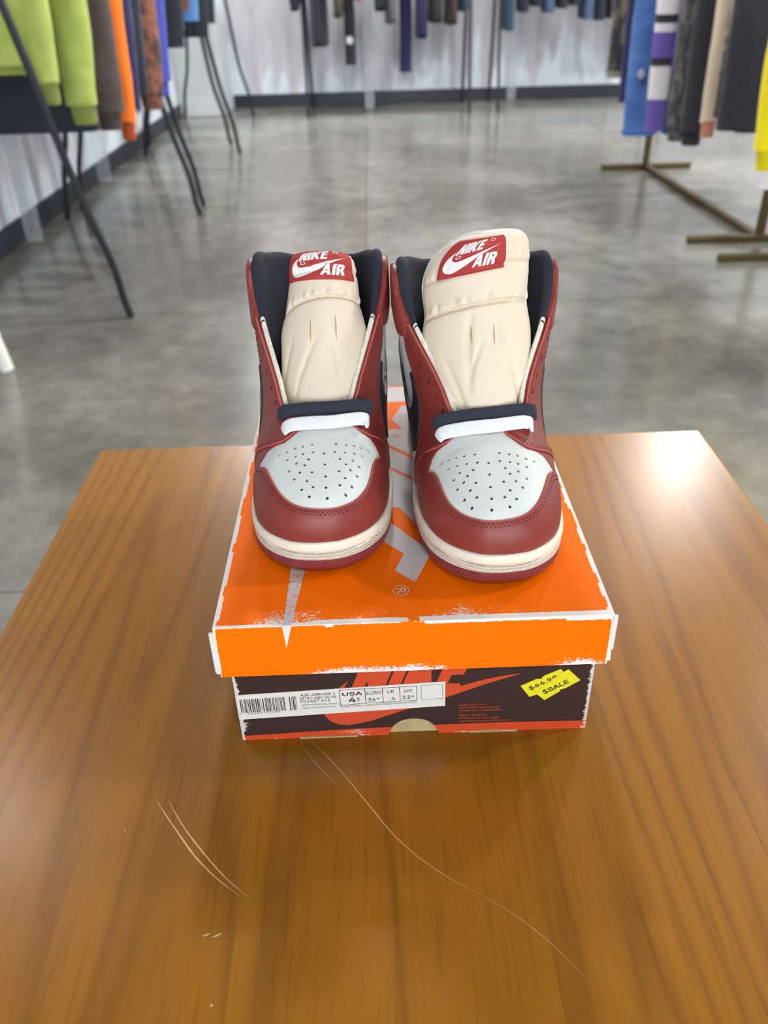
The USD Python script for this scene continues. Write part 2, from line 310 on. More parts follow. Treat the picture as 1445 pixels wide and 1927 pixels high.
def trousers(name, label, m, x, y, zt, zh, hw, dep, seed, along='x', group=None, hem=None):
    t = thing(name, label, 'trousers', (x, y, 0), 0 if along == 'x' else math.pi / 2, group)
    part('waist', open_shell(folds([ell((0, 0, z), a, b, 26, 3) for z, a, b in ((zt, hw * .96, dep * .7), (zt - .05, hw, dep), (zt - .22, hw * 1.02, dep * 1.1), (zt - .3, hw * .95, dep))], .006, seed)), m, t)
    for s in (-1, 1):
        part('leg', limb((s * hw * .5, 0, zt - .2), (s * hw * .54, .01, (zt + zh) / 2), (s * hw * .52, 0, zh), hw * .52, hw * .42, .55, seed + s, .012, 22, 22), m, t)
        if hem: part('leg_hem', open_shell([ell((s * hw * .52, 0, z), hw * r, hw * r * .56, 22, 2.2) for z, r in ((zh + .03, .435), (zh + .028, .45), (zh, .45), (zh - .004, .43))]), hem, t)
    return t
def cloth(name, c, c2=None, sc=30, lo=.42, hi=.6, stretch=(1, 1, 1), rough=.85):
    look(name, srgb(*c), rough, None if c2 is None else srgb(*c2), sc, 4, lo, hi, stretch, bump=.35, bscale=260, spec=.2, sheen=.15)
cloth('green_fleece', (172, 184, 98), (160, 174, 84), 14); cloth('green_rib', (132, 142, 72)); cloth('black_cloth', (48, 48, 56)); cloth('brown_fleece', (88, 76, 72), (78, 66, 62), 12); cloth('orange_cloth', (255, 128, 42)); cloth('rust_rib', (176, 76, 36))
cloth('navy_cloth', (48, 50, 88)); cloth('pale_piping', (176, 184, 214)); cloth('pale_grey', (205, 208, 216)); cloth('bronze_mottle', (74, 62, 62), (150, 98, 78), 22, .40, .62); cloth('blue_violet', (74, 84, 176)); cloth('dark_navy', (42, 47, 60)); cloth('charcoal', (46, 49, 56)); cloth('red_brown', (104, 66, 62)); cloth('sky_blue', (92, 140, 200))
cloth('camo', (52, 52, 60), (130, 118, 100), 14, .46, .56, (1, 1, .45)); cloth('denim', (70, 104, 166), (82, 118, 182), 9); cloth('bottle_dark', (44, 58, 64)); cloth('purple', (100, 82, 160)); cloth('chalk', (214, 208, 214)); cloth('plaid', (64, 64, 68), (104, 102, 98), 40, .48, .58, (1, 1, .3)); cloth('cream_cloth', (206, 190, 166)); cloth('tan_cloth', (168, 148, 120)); cloth('flannel', (58, 46, 48), (190, 160, 158), 26, .56, .66); cloth('brown_cloth', (70, 58, 54)); cloth('olive_grey', (134, 128, 112)); cloth('yellow_cloth', (232, 214, 20)); cloth('teal_dark', (50, 72, 88)); cloth('indigo', (42, 46, 66)); cloth('faded_denim', (74, 92, 124)); cloth('purple_navy', (44, 44, 82)); cloth('khaki_dark', (72, 70, 52)); cloth('grey_mid', (92, 92, 98)); cloth('dusky_pink', (176, 112, 116)); cloth('peach_cloth', (196, 132, 104))

AX, ZR = -1.35, 1.60
G = top_garment
G('jacket', 'long black jacket hanging behind the green hoodies on the nearest left rack', 'jacket', 'black_cloth', AX, 3.515, ZR, .63, .30, .035, .72, 11, sleeves=(-1,), hem='dark_navy')
G('hoodie', 'olive green pullover hoodie in front of all others on the nearest left rack', 'hoodie', 'green_fleece', AX - .03, 3.24, ZR, .88, .245, .04, .82, 1, cuff='green_rib', hem='green_rib', hood=True, pocket=True, out=.0, sr=(.08, .05))
G('hoodie', 'second olive green hoodie just behind the first, with the longer drooping sleeve', 'hoodie', 'green_fleece', AX, 3.385, ZR, .84, .245, .035, .735, 2, cuff='green_rib', hood=True, out=.04, sr=(.095, .058))
G('sweatshirt', 'dark brown sweatshirt between the green hoodie and the orange shirt', 'sweatshirt', 'brown_fleece', AX, 3.625, ZR, .80, .25, .045, .68, 3, cuff='brown_fleece', out=.055, sr=(.085, .062))
G('shirt', 'bright orange long-sleeved shirt on the nearest left rack', 'shirt', 'orange_cloth', AX, 3.76, ZR, .84, .25, .03, .62, 4, cuff='rust_rib', out=.090, sr=(.055, .036))
nj = G('jacket', 'navy track jacket with pale piping and pale grey cuffs beside the orange shirt', 'jacket', 'navy_cloth', AX, 3.96, ZR, .80, .26, .045, .64, 5, cuff='pale_grey', out=.045, sr=(.085, .05))
part('piping', tube(spline([(.255, -.035, 1.45), (.30, -.045, 1.08), (.305, -.045, .66)], 20), .010, 8), 'pale_piping', nj)
G('jacket', 'near-black jacket between the navy track jacket and the bronze one', 'jacket', 'dark_navy', AX, 4.16, ZR, .78, .25, .05, .68, 6, out=.04)
G('jacket', 'mottled bronze brown jacket near the far end of the nearest left rack', 'jacket', 'bronze_mottle', AX, 4.36, ZR, .78, .26, .055, .66, 7, cuff='bronze_mottle', out=.05, sr=(.09, .062))
G('sweatshirt', 'blue violet sweatshirt, last on the nearest left rack', 'sweatshirt', 'blue_violet', AX, 4.60, ZR, .80, .26, .05, .69, 8, cuff='blue_violet', out=.045)
for k, (y, m, zh, zs, lab) in enumerate([(5.15, 'charcoal', .78, .80, 'charcoal jacket, first on the middle left rack'), (5.42, 'red_brown', .92, .96, 'reddish brown jacket on the middle left rack'), (5.70, 'sky_blue', .86, .90, 'sky blue top on the middle left rack'), (6.0, 'charcoal', .80, .80, 'dark grey jacket behind the sky blue top'), (6.3, 'dark_navy', .84, .86, 'dark navy jacket near the far end of the middle left rack')]):
    G('jacket', lab, 'jacket', m, AX, y, ZR, zh, .25, .07, zs, 20 + k, out=.035)
for k, (y, m, zh, lab) in enumerate([(7.3, 'dark_navy', .98, 'dark navy coat on the far left rack'), (7.7, 'indigo', 1.0, 'indigo jacket on the far left rack'), (8.1, 'charcoal', 1.0, 'charcoal jacket on the far left rack nearest the column')]):
    G('jacket', lab, 'jacket', m, -1.42, y, ZR, zh, .22, .06, zh + .02, 30 + k, out=.03)
# far wall, left rack: hang across, seen edge on
for k, (x, m, zh, hw, dep, lab) in enumerate([(-.672, 'indigo', .84, .24, .035, 'indigo jacket at the left end of the far wall rack'), (-.46, 'dark_navy', .56, .25, .09, 'wide dark navy coat near the left end of the far wall rack'), (-.28, 'khaki_dark', .78, .24, .04, 'dark khaki jacket on the far wall rack'),
                                              (-.185, 'black_cloth', .40, .10, .055, 'long black garment with a pale badge on the far wall rack'), (-.095, 'dusky_pink', .90, .22, .03, 'dusky pink top on the far wall rack'), (.095, 'dark_navy', .82, .24, .05, 'dark navy top beside the dusky pink one'), (.20, 'grey_mid', .72, .24, .06, 'mid grey sweatshirt on the far wall rack'),
                                              (.33, 'purple_navy', .33, .11, .062, 'long purple navy garment hanging lowest on the far wall rack'), (.47, 'purple_navy', .60, .22, .06, 'shorter purple navy top beside the long one'), (.60, 'charcoal', .72, .25, .07, 'charcoal camouflage jacket on the far wall rack'), (.74, 'brown_cloth', .70, .24, .06, 'dark brown jacket toward the right of the far wall rack'), (.84, 'teal_dark', .80, .24, .05, 'dark teal jacket at the right end of the far wall rack')]):
    g = G('jacket', lab, 'jacket', m, x, 8.70, ZR, zh, hw, dep * .8, zh + .04, 40 + k, along='y', out=.02, sr=(.06, .045), sleeves=(-1, 1) if hw > .15 else ())
    if m == 'black_cloth': part('badge', sheet(Point(0, .60).buffer(.032), lambda q: (np.c_[np.full(len(q), -hw * .985 - .012), q[:, 0], q[:, 1]], np.tile([-1., 0, 0], (len(q), 1))), .004, .01, .02, (.004,), .02), 'chalk', g)
for k, (x, m, zh, lab) in enumerate([(1.262, 'teal_dark', .64, 'dark teal jeans at the left end of the right-hand far rack'), (1.39, 'indigo', .78, 'indigo jeans beside the dark teal pair'), (1.51, 'dark_navy', .82, 'dark navy jeans, third on the right-hand far rack'), (1.62, 'faded_denim', .77, 'faded blue jeans, fourth on the right-hand far rack'), (1.74, 'black_cloth', .80, 'black jeans beside the faded pair'), (1.85, 'indigo', .82, 'indigo jeans past the black pair'),
                                     (1.97, 'faded_denim', .71, 'faded jeans at the middle of the right-hand far rack'), (2.08, 'dark_navy', .70, 'dark navy jeans right of the faded pair'), (2.2, 'charcoal', .71, 'charcoal jeans on the right-hand far rack'), (2.32, 'indigo', .70, 'indigo jeans near the bronze rail on the right-hand far rack'), (2.45, 'dark_navy', .74, 'dark navy jeans at the right end of the far rack')]):
    trousers('jeans', lab, m, x, 8.70, ZR, zh, .19, .040, 60 + k, along='y')
# bronze rail on the right
RX = 1.79
trousers('trousers', 'grey brown camouflage trousers at the far end of the bronze rail', 'camo', RX - .155, 5.50, ZR, .56, .235, .06, 80, hem='olive_grey')
G('jacket', 'narrow dark navy jacket beside the camouflage trousers', 'jacket', 'navy_cloth', RX - .06, 5.34, ZR, .46, .24, .03, .44, 81, out=.0, sr=(.05, .042), sleeves=(-1,))
dj = trousers('jeans', 'bright blue denim trousers with a small pale logo on the bronze rail', 'denim', RX - .125, 5.17, ZR, .29, .225, .06, 82, hem='denim')
part('badge', sheet(Polygon([(-.165, .58), (-.147, .605), (-.165, .63), (-.183, .605)]).difference(Polygon([(-.165, .591), (-.156, .605), (-.165, .619), (-.174, .605)])), lambda q: (np.c_[q[:, 0], np.full(len(q), -.066), q[:, 1]], np.tile([0, -1., 0], (len(q), 1))), .002, .01, .02, (), .012), 'pale_grey', dj, label='small pale diamond logo')
G('jacket', 'dark bottle green jacket between the blue denim and the striped top', 'jacket', 'bottle_dark', RX + .04, 5.00, ZR, .50, .25, .04, .42, 83, out=.0, sr=(.06, .05), sleeves=(-1,))
G('rugby_shirt', 'purple and white striped long-sleeved rugby shirt', 'shirt', 'purple', RX + .01, 4.83, ZR, .66, .25, .04, .36, 84, out=.03, sr=(.078, .050), sleeves=(-1,), stripes=[(.527, 'chalk'), (.545, 'black_cloth'), (.575, 'chalk'), (.68, 'purple'), (.70, 'chalk'), (.715, 'black_cloth'), (.817, 'chalk'), (.83, 'black_cloth'), (.86, 'chalk'), (1, 'purple')])
G('shirt', 'dark grey plaid shirt next to the striped rugby shirt', 'shirt', 'plaid', RX + .06, 4.67, ZR, .62, .25, .035, .40, 85, out=.0, cuff='plaid', sr=(.075, .065), sleeves=(-1,))
G('jacket', 'black jacket with broad sleeves on the bronze rail', 'jacket', 'black_cloth', RX + .085, 4.53, ZR, .66, .25, .035, .40, 86, out=.0, cuff='charcoal', sr=(.072, .062), sleeves=(-1,))
G('sweatshirt', 'cream sweatshirt with hanging sleeve on the bronze rail', 'sweatshirt', 'cream_cloth', RX + .11, 4.39, ZR, .62, .25, .035, .46, 87, out=.0, cuff='peach_cloth', sr=(.065, .042), sleeves=(-1,))
G('shirt', 'brown checked flannel shirt with red and white flecks', 'shirt', 'flannel', RX + .13, 4.27, ZR, .56, .25, .03, .50, 88, out=.0, sr=(.06, .05), sleeves=(-1,))
G('jacket', 'tan jacket partly behind the nearest black one', 'jacket', 'tan_cloth', RX + .13, 4.16, ZR, .66, .25, .035, .72, 89, out=.02, sr=(.08, .06), sleeves=(-1,))
G('jacket', 'long black coat at the near end of the bronze rail', 'jacket', 'black_cloth', RX + .09, 4.04, ZR, .47, .25, .04, .48, 90, out=.0, hem='brown_cloth', sr=(.095, .075), sleeves=(-1,))
G('sweatshirt', 'bright yellow sweatshirt at the right edge of the picture', 'sweatshirt', 'yellow_cloth', 1.665, 3.02, ZR, .72, .26, .05, .575, 91, out=.04, cuff='yellow_cloth', sr=(.09, .062))
G('shirt', 'pale lilac shirt tail below the yellow sweatshirt', 'shirt', 'chalk', 1.765, 3.20, ZR, .50, .26, .04, .41, 92, out=.04, sr=(.07, .05))

# clear plastic strips hanging down to the floor
LOOKS['clear_plastic'] = usdkit.material(stage, '/World/Looks/clear_plastic', {'t': ('transparent_bsdf', dict(color=(.93, .95, .96))), 'd': ('principled_bsdf', dict(base_color=srgb(214, 220, 224), roughness=.25)), 'n': ('voronoi_texture', dict(scale=120)), 'g': ('geometry', {}), 'r': ('map_range', dict(from_min=.0, from_max=.6, to_min=.14, to_max=.42)), 'm': ('mix_closure', {})},
    [('g.position', 'n.vector'), ('n.distance', 'r.value'), ('r.result', 'm.fac'), ('t.BSDF', 'm.closure1'), ('d.BSDF', 'm.closure2')], surface='m.closure')
def strip(x, y, along, label, w=.043):
    t = thing('plastic_strip', label, 'hanging strip', (x, y, 0), 0 if along == 'x' else math.pi / 2)
    P = Polygon([(-w, .005), (w, .005), (w, 1.9), (-w, 1.9)]).buffer(-.02).buffer(.02, 6)
    fn = lambda q: (np.c_[q[:, 0], .004 * np.sin(q[:, 1] * 3), q[:, 1]], np.tile([0, -1., 0], (len(q), 1)))
    part('band', sheet(P, fn, .0008, .02, .12, (), .0008), 'clear_plastic', t, smooth=False)
    for s in (-1, 1): part('edge_bead', tube([(s * w * .9, -.001, .03), (s * w * .9, .002, .9), (s * w * .9, -.001, 1.88)], .0022, 6), 'clear_plastic', t)
    part('top_clip', boxm(-w, w, -.008, .008, 1.88, 1.93, .003), 'black_metal', t)
strip(-1.745, 4.30, 'x', 'clear plastic strip hanging by the left wall behind the front leg of the nearest rack')
strip(-1.765, 5.72, 'x', 'clear plastic strip hanging by the left wall below the orange shirt')
strip(-1.41, 9.05, 'x', 'clear plastic strip hanging at the corner of the white column')
strip(-.02, 8.82, 'x', 'clear plastic strip hanging at the middle of the far wall')
strip(1.40, 9.15, 'x', 'clear plastic strip hanging before the right part of the far wall')
t = thing('stand', 'white round leg of a display stand at the left edge of the picture', 'stand', (-1.36, 2.66, 0))
part('leg', tube(spline([(.070, 0, 0), (.045, 0, .2), (-.03, 0, .72)], 12), .024, 14), 'white_plastic', t)
part('top', boxm(-.40, .02, -.16, .16, .72, .745, .006), 'white_plastic', t)
for dy in (-.11, .11): part('leg', tube([(-.34, dy, 0), (-.33, dy, .36), (-.32, dy, .72)], .022, 12), 'white_plastic', t)
# ================================================================== table
TZ = .70079
TA, TX, TY, TW = .0071, .0202, .7757, .6432
def wood():
    n = {'g': ('geometry', {}), 'o': ('object_info', {}), 'ox': ('combine_xyz', {}), 'om': ('math', dict(math_type='multiply', value2=3.7)), 'add': ('vector_math', dict(math_type='add')), 'm': ('mapping', dict(scale=(9.0, .40, 1))), 'w': ('noise_texture', dict(scale=.8, detail=2, roughness=.45, distortion=.2)),
         'ph': ('math', dict(math_type='multiply', value2=120.)), 'sn': ('math', dict(math_type='sine')), 'r': ('rgb_ramp', dict(ramp=[(0, srgb(134, 86, 20)), (.10, srgb(142, 92, 20)), (.30, srgb(149, 97, 21)), (.7, srgb(152, 99, 21)), (1, srgb(154, 101, 22))])), 'mr': ('map_range', dict(from_min=-1, from_max=1)),
         'm2': ('mapping', dict(scale=(420, 14, 1))), 'f': ('noise_texture', dict(scale=1.0, detail=3, roughness=.6)), 'fr': ('rgb_ramp', dict(ramp=[(0, (.50, .48, .44)), (.34, (.86, .85, .82)), (.46, (1, 1, 1)), (1, (1.05, 1.05, 1.05))])), 'mul': ('mix_color', dict(blend_type='multiply', fac=1, use_clamp=False)),
         'tone': ('math', dict(math_type='multiply_add', value2=.07, value3=.965)), 'tc': ('combine_xyz', {}), 'mul2': ('vector_math', dict(math_type='multiply')),
         'b': ('bump', dict(strength=.08, distance=.0004)), 'p': ('principled_bsdf', dict(roughness=.31, specular_ior_level=.40, coat_weight=.12, coat_roughness=.2))}
    l = [('o.random', 'om.value1'), ('om.value', 'ox.x'), ('om.value', 'ox.y'), ('g.position', 'add.vector1'), ('ox.vector', 'add.vector2'), ('add.vector', 'm.vector'), ('m.vector', 'w.vector'), ('w.fac', 'ph.value1'), ('ph.value', 'sn.value1'), ('sn.value', 'mr.value'), ('mr.result', 'r.fac'),
         ('add.vector', 'm2.vector'), ('m2.vector', 'f.vector'), ('f.fac', 'fr.fac'), ('r.color', 'mul.a'), ('fr.color', 'mul.b'), ('o.random', 'tone.value1'), ('tone.value', 'tc.x'), ('tone.value', 'tc.y'), ('tone.value', 'tc.z'), ('mul.result', 'mul2.vector1'), ('tc.vector', 'mul2.vector2'), ('mul2.vector', 'p.base_color'), ('f.fac', 'b.height'), ('b.normal', 'p.normal')]
    LOOKS['wood'] = usdkit.material(stage, '/World/Looks/wood', n, l, surface='p.BSDF')
wood()
look('scratch_pale', srgb(206, 172, 128), .6)
tb = thing('table', 'low square cherry-coloured wooden table with scratched glossy top under the shoe box', 'table', (TX, TY, 0), TA)
cuts = [-TW / 2, -.205, -.1085, .055, .185, TW / 2]
for i in range(5):
    a, b = cuts[i], cuts[i + 1]; L, Rr = i == 0, i == 4
    ch = .0035
    # the board's outline with its rounded outer edges
    prof = [(a + .00003, TZ - .028), (b - .00003, TZ - .028)]
    prof += [(b - .00003, TZ - ch), (b - ch * .3, TZ - ch * .3), (b - ch, TZ)] if Rr else [(b - .00003, TZ)]
    prof += [(a + ch, TZ), (a + ch * .3, TZ - ch * .3), (a, TZ - ch)] if L else [(a + .00003, TZ)]
    rings = []
    for y, k in ((-1.0, 0), (-.0035, 0), (-.001, 1), (0, 2)):
        rings.append([(x, y, z - (0, .0011, .0035)[k] * (z > TZ - .02)) for x, z in prof])
    part('plank', loft(rings), 'wood', tb, smooth=28)
for s in (-1, 1):
    part('apron', boxm(s * .27 - .011, s * .27 + .011, -.95, -.05, TZ - .11, TZ - .028, .002), 'wood', tb)
part('apron', boxm(-.25, .25, -.066, -.044, TZ - .11, TZ - .028, .002), 'wood', tb); part('apron', boxm(-.25, .25, -.956, -.934, TZ - .11, TZ - .028, .002), 'wood', tb)
for sx in (-1, 1):
    for y in (-.055, -.945): part('leg', boxm(sx * .27 - .028, sx * .27 + .028, y - .028, y + .028, 0, TZ - .028, .004), 'wood', tb)
def t_local(p):
    d = np.asarray(p, float) - np.array([TX, TY]); c, s = math.cos(-TA), math.sin(-TA); return np.c_[d[:, 0] * c - d[:, 1] * s, d[:, 0] * s + d[:, 1] * c]
for pts, w, gap in (([(-.1438, .3219), (-.1286, .3021), (-.1126, .2824), (-.0984, .2689), (-.0853, .2591)], .00050, 0), ([(-.1363, .3216), (-.1242, .3037), (-.1084, .2847), (-.0941, .2697), (-.0793, .2573)], .00042, 0), ([(-.0522, .3651), (-.0324, .3409), (-.0157, .3166), (-.0002, .2941), (.0145, .2783), (.0313, .2647), (.0431, .2572)], .00032, 1),
                    ([(.0431, .2572), (.0706, .2364), (.0947, .2074)], .00014, 0), ([(-.058, .362), (-.041, .338), (-.034, .33)], .00016, 0), ([(-.1019, .2368), (-.0975, .2382)], .0005, 0), ([(-.0962, .2362), (-.0936, .2372), (-.0915, .2384)], .0005, 0), ([(-.0918, .2018), (-.0908, .2026)], .0007, 0), ([(-.159, .303), (-.1575, .3005)], .0003, 0)):
    P = spline(t_local(pts), 30); w = w * np.sin(np.linspace(.25, np.pi - .15, 30)) * np.random.RandomState(3).uniform(.75, 1.25, 30)
    d = np.gradient(P, axis=0); d /= np.linalg.norm(d, axis=1, keepdims=True); nn = np.c_[-d[:, 1], d[:, 0]]
    V = np.vstack([np.c_[P + nn * w[:, None], np.full(30, TZ + .00006)], np.c_[P - nn * w[:, None], np.full(30, TZ + .00006)]]); i = np.arange(29)
    part('scratch', trimesh.Trimesh(V, np.vstack([np.c_[i, i + 30, i + 31], np.c_[i, i + 31, i + 1]]), process=False), 'scratch_pale', tb, smooth=False, label='thin pale scratch')

# ================================================================== shoe box
BXO, BYO, BA, BH, LH, LD, BW, LW = .01553, .36501, .00843, .10125, .03765, .325, .2253, .235
look('box_dark', srgb(62, 46, 42), .45, srgb(70, 53, 47), 30, 2, .45, .6, bump=.05, bscale=400)
look('box_orange', srgb(204, 74, 40), .42); look('cardboard', srgb(186, 166, 120), .8, srgb(172, 150, 104), 90, 2); look('board_white', srgb(222, 218, 212), .7)
look('label_paper', srgb(222, 220, 212), .5); look('ink', srgb(46, 44, 46), .5); look('ink_grey', srgb(112, 110, 112), .5); look('sale_yellow', srgb(226, 216, 30), .55)
def lid_look(name, base, white, dark_spk=None):
    n = {'a': ('attribute', dict(attribute='wear')), 'g': ('geometry', {}), 'm': ('mapping', dict(scale=(.45, 1, 1))), 'n': ('noise_texture', dict(scale=900, detail=4, roughness=.75)), 'n2': ('noise_texture', dict(scale=170, detail=3)), 'mx': ('mix_float', dict(fac=.2)), 's': ('math', dict(math_type='add')), 'r': ('map_range', dict(from_min=.985, from_max=1.03, to_min=0, to_max=1, clamp=True)), 'c': ('mix_color', dict(a=base, b=white)),
         'p': ('principled_bsdf', dict(roughness=.5, specular_ior_level=.06))}
    l = [('g.position', 'm.vector'), ('m.vector', 'n.vector'), ('m.vector', 'n2.vector'), ('n.fac', 'mx.a'), ('n2.fac', 'mx.b'), ('a.fac', 's.value1'), ('mx.result', 's.value2'), ('s.value', 'r.value'), ('r.result', 'c.fac'), ('c.result', 'p.base_color')]
    LOOKS[name] = usdkit.material(stage, '/World/Looks/' + name, n, l, surface='p.BSDF')
lid_look('lid_orange', (1.0, .165, .001), srgb(232, 228, 224)); lid_look('lid_print', srgb(206, 202, 204), srgb(240, 128, 60)); lid_look('body_worn', srgb(62, 46, 42), srgb(208, 202, 196)); lid_look('strip_worn', srgb(204, 74, 40), srgb(226, 190, 176))
def wear(prim, vals):
    UsdGeom.PrimvarsAPI(prim).CreatePrimvar('wear', Sdf.ValueTypeNames.FloatArray, 'vertex').Set(Vt.FloatArray.FromNumpy(np.asarray(vals, np.float32)))
bx = thing('shoe_box', 'orange-lidded dark shoe box with worn white edges, standing on the table under the sneakers', 'shoe box', (BXO, BYO, TZ), BA)
# body: front wall with a thumb notch, three more walls and a floor
yF = .004; hb = BH - .004; x0, x1 = -BW / 2, BW / 2
notch = Polygon(np.vstack([[(-.0170, -.01)], bez((-.0168, -.001), (-.0150, .010), (-.0085, .0145), (.0000, .0143)), bez((.0, .0143), (.0085, .0145), (.0145, .0085), (.0165, -.001)), [(.0165, -.01)]])).buffer(0)
front = Polygon([(x0, 0), (x1, 0), (x1, hb), (x0, hb)]).difference(notch)
onF = lambda dy: (lambda q: (np.c_[q[:, 0], np.full(len(q), yF - dy), q[:, 1]], np.tile([0, -1., 0], (len(q), 1))))
body = part('body', [boxm(x0, x0 + .0016, yF + .0016, LD - .004, 0, hb), boxm(x1 - .0016, x1, yF + .0016, LD - .004, 0, hb), boxm(x0, x1, LD - .0056, LD - .004, 0, hb), boxm(x0 + .0016, x1 - .0016, yF + .0032, LD - .0056, 0.0003, .0019)], 'box_dark', bx, smooth=False)
fm = sheet(front.buffer(0), onF(0), 0, .0015, .003, (.0008,), .0016)
fp = usdkit.mesh(stage, str(body.GetPath()) + '/front_wall', fm, LOOKS['body_worn'])
v = np.array(fm.vertices); rs = np.random.RandomState(8)
ed = np.minimum(v[:, 0] - x0, x1 - v[:, 0])
wv = np.where(ed < .0018, .62 - ed * 60, .22) + np.exp(-((v[:, 0] - x0) / .008) ** 2 - ((v[:, 2] - .014) / .006) ** 2) * .34 + np.exp(-((v[:, 0] - x1) / .006) ** 2) * .06 + np.exp(-((v[:, 0] - x0) / .0025) ** 2 - ((v[:, 2] - .044) / .008) ** 2) * .3
wear(fp, wv)
part('inner_flap', boxm(-.03, .03, yF + .0018, yF + .0030, .0003, .05), 'cardboard', body, smooth=False, label='bare cardboard seen through the thumb notch')
red = lambda P, name, m='box_orange', dz=.00015: part(name, sheet(P, onF(dz), 0, .002, .02, (), None), m, body, smooth=False)
# print on the front
NK = [[(-.0450, .0273), (-.0324, .0634), (-.0216, .0637), (-.0219, .0563), (-.0191, .0639), (-.0114, .064), (-.0240, .0273), (-.0295, .0492), (-.0372, .0273)], [(-.0226, .0273), (-.0099, .064), (-.0020, .0639), (-.0148, .0273)], [(-.0135, .0273), (-.0007, .0637), (.0070, .0634), (.0083, .0624), (.0088, .0634), (.0157, .0631), (.0110, .0568), (.0111, .0273), (.0032, .0273), (.0030, .0481), (-.0060, .0273)]]
Ep = [(.0075, .0273), (.0200, .0634), (.0281, .0637), (.0263, .0582), (.0334, .0578), (.0310, .0522), (.0236, .0522), (.0211, .0451), (.0296, .0447), (.0270, .0380), (.0180, .0380), (.0150, .0273)]
sw = Polygon(np.vstack([[(.0677, .0517), (.0527, .0494), (.0399, .0460), (.0290, .0423)], bez((.029, .0423), (.0, .034), (-.030, .028), (-.0405, .0300))[1:], bez((-.0405, .0300), (-.047, .033), (-.046, .042), (-.0407, .0508))[1:], [(-.0458, .0456)], bez((-.0458, .0456), (-.0560, .037), (-.0600, .0270), (-.0570, .0190))[1:],
                        [(-.0538, .0144), (-.0485, .0115), (-.0431, .0105), (-.0367, .0115), (-.0275, .0139), (-.0184, .0177), (-.0012, .0246), (.0207, .0328), (.0465, .0439)]])).buffer(0)
for L in NK + [Ep]: red(Polygon(L).buffer(0).difference(sw.buffer(.0002)) if False else Polygon(L).buffer(0), 'printed_letter', dz=.00012)
red(sw, 'printed_emblem')
st = Polygon([(x0, 0), (x1, 0), (x1, .0068), (.0616, .0079), (.0211, .0079), (-.0163, .0072), (-.0369, .0069), (-.0735, .0055), (x0, .0036)]).difference(notch)
sm = sheet(st, onF(.00012), 0, .0015, .002, (.0008,), None); sp = usdkit.mesh(stage, str(body.GetPath()) + '/bottom_stripe', sm, LOOKS['strip_worn']); v = np.array(sm.vertices)
wear(sp, .26 + .26 * np.exp(-((v[:, 0] + .04) / .014) ** 2 - ((v[:, 2] - .004) / .003) ** 2) + .22 * np.exp(-((v[:, 0] - .045) / .02) ** 2 - (v[:, 2] / .002) ** 2) + .4 * np.exp(-((v[:, 0] - x0) / .002) ** 2) + .3 * np.exp(-((v[:, 0] - x1) / .003) ** 2) + .18 * np.exp(-((v[:, 2]) / .0012) ** 2))
for a, b in ((-.075, -.037), (.036, .068)): part('paper_lip', boxm(a, b, yF - .0009, yF + .001, 0, .0011), 'cardboard', body, smooth=False)
def text(s, x, z, wd, h, m, parent, dy, bold=False, slant=0, rot=0.0, name='lettering'):
    """flat lettering on the box front: baseline start, width, height"""
    t = meshkit.text_mesh(s, 1.0, .0004, bold); V = np.array(t.vertices); ww = V[:, 0].max() - V[:, 0].min(); X = (V[:, 0] - V[:, 0].min()) / ww * wd + V[:, 1] * h * slant; Z = V[:, 1] * h
    c, s_ = math.cos(rot), math.sin(rot); t.vertices = np.c_[x + X * c - Z * s_, yF - dy - V[:, 2] * .2, z + X * s_ + Z * c]
    t.faces = t.faces[:, ::-1] if False else t.faces; t.fix_normals(); return t
legal = [('NIKE and the', .0289, .0247, .0164), ('SWOOSH name and', .0289, .0221, .0257), ('stripe are trademarks', .0289, .0195, .0277), ('NIKE, le terme', .0289, .0152, .0179), ('SWOOSH et son sigle', .0289, .0124, .0262), ('sont des marques deposees', .0289, .0097, .0330)]
part('legal_lettering', [text(s, x, z, w, .00150, 0, 0, .0001, slant=.2, rot=-.010) for s, x, z, w in legal], 'box_orange', body, smooth=False)
# size label
lab = Polygon([(x0 - .0, .0412), (x0, .0193), (.0200, .0253), (.0198, .0469)])
lb = part('size_label', sheet(lab, onF(.0002), .0001, .01, .05, (), .0002), 'label_paper', bx, smooth=False, label='white size label with barcode')
LR = .038
def lt(s, x, z, w, h, bold=False, m='ink'): return text(s, x, z, w, h, m, lb, .00038, bold, rot=LR)
part('lettering', [lt('AIR JORDAN 1', -.0717, .0383, .0221, .0021), lt('RETRO HIGH OG GS', -.0720, .0355, .0227, .0019), lt('FD1437 612', -.0720, .0327, .0188, .0021), lt('USA', -.0453, .0375, .0127, .0028, True), lt('4', -.0415, .0317, .0046, .0040, True), lt('5', -.0362, .0338, .0018, .0016), lt('Y', -.0362, .0317, .0020, .0016), lt('cm', -.0062, .0387, .0051, .0030), lt('EURO', -.0300, .0379, .0092, .0027), lt('UK', -.0167, .0385, .0043, .0027),
                   lt('36', -.0292, .0317, .0050, .0030), lt('5', -.0236, .0332, .0016, .0015), lt('4', -.0143, .0323, .0023, .0030), lt('23', -.0073, .0328, .0050, .0029), lt('5', -.0017, .0342, .0016, .0015)], 'ink', lb, smooth=False)
part('fine_lettering', [lt('VARSITY RED/BLACK-SAIL-MUSLIN', -.0717, .0298, .0226, .0013), lt('VARSITY ROUGE/NOIR-VOILE', -.0715, .0271, .0213, .0013), lt('MADE IN CHINA / FABRIQUE EN CHINE / HECHO EN CHINA', -.0467, .0273, .0486, .0012), lt('0', -.1120, .0238, .0012, .0016), lt('96154', -.1066, .0240, .0100, .0016), lt('68186', -.0955, .0246, .0100, .0016), lt('1', -.0825, .0262, .0010, .0016), lt('16', -.0790, .0263, .0036, .0016)], 'ink_grey', lb, smooth=False)
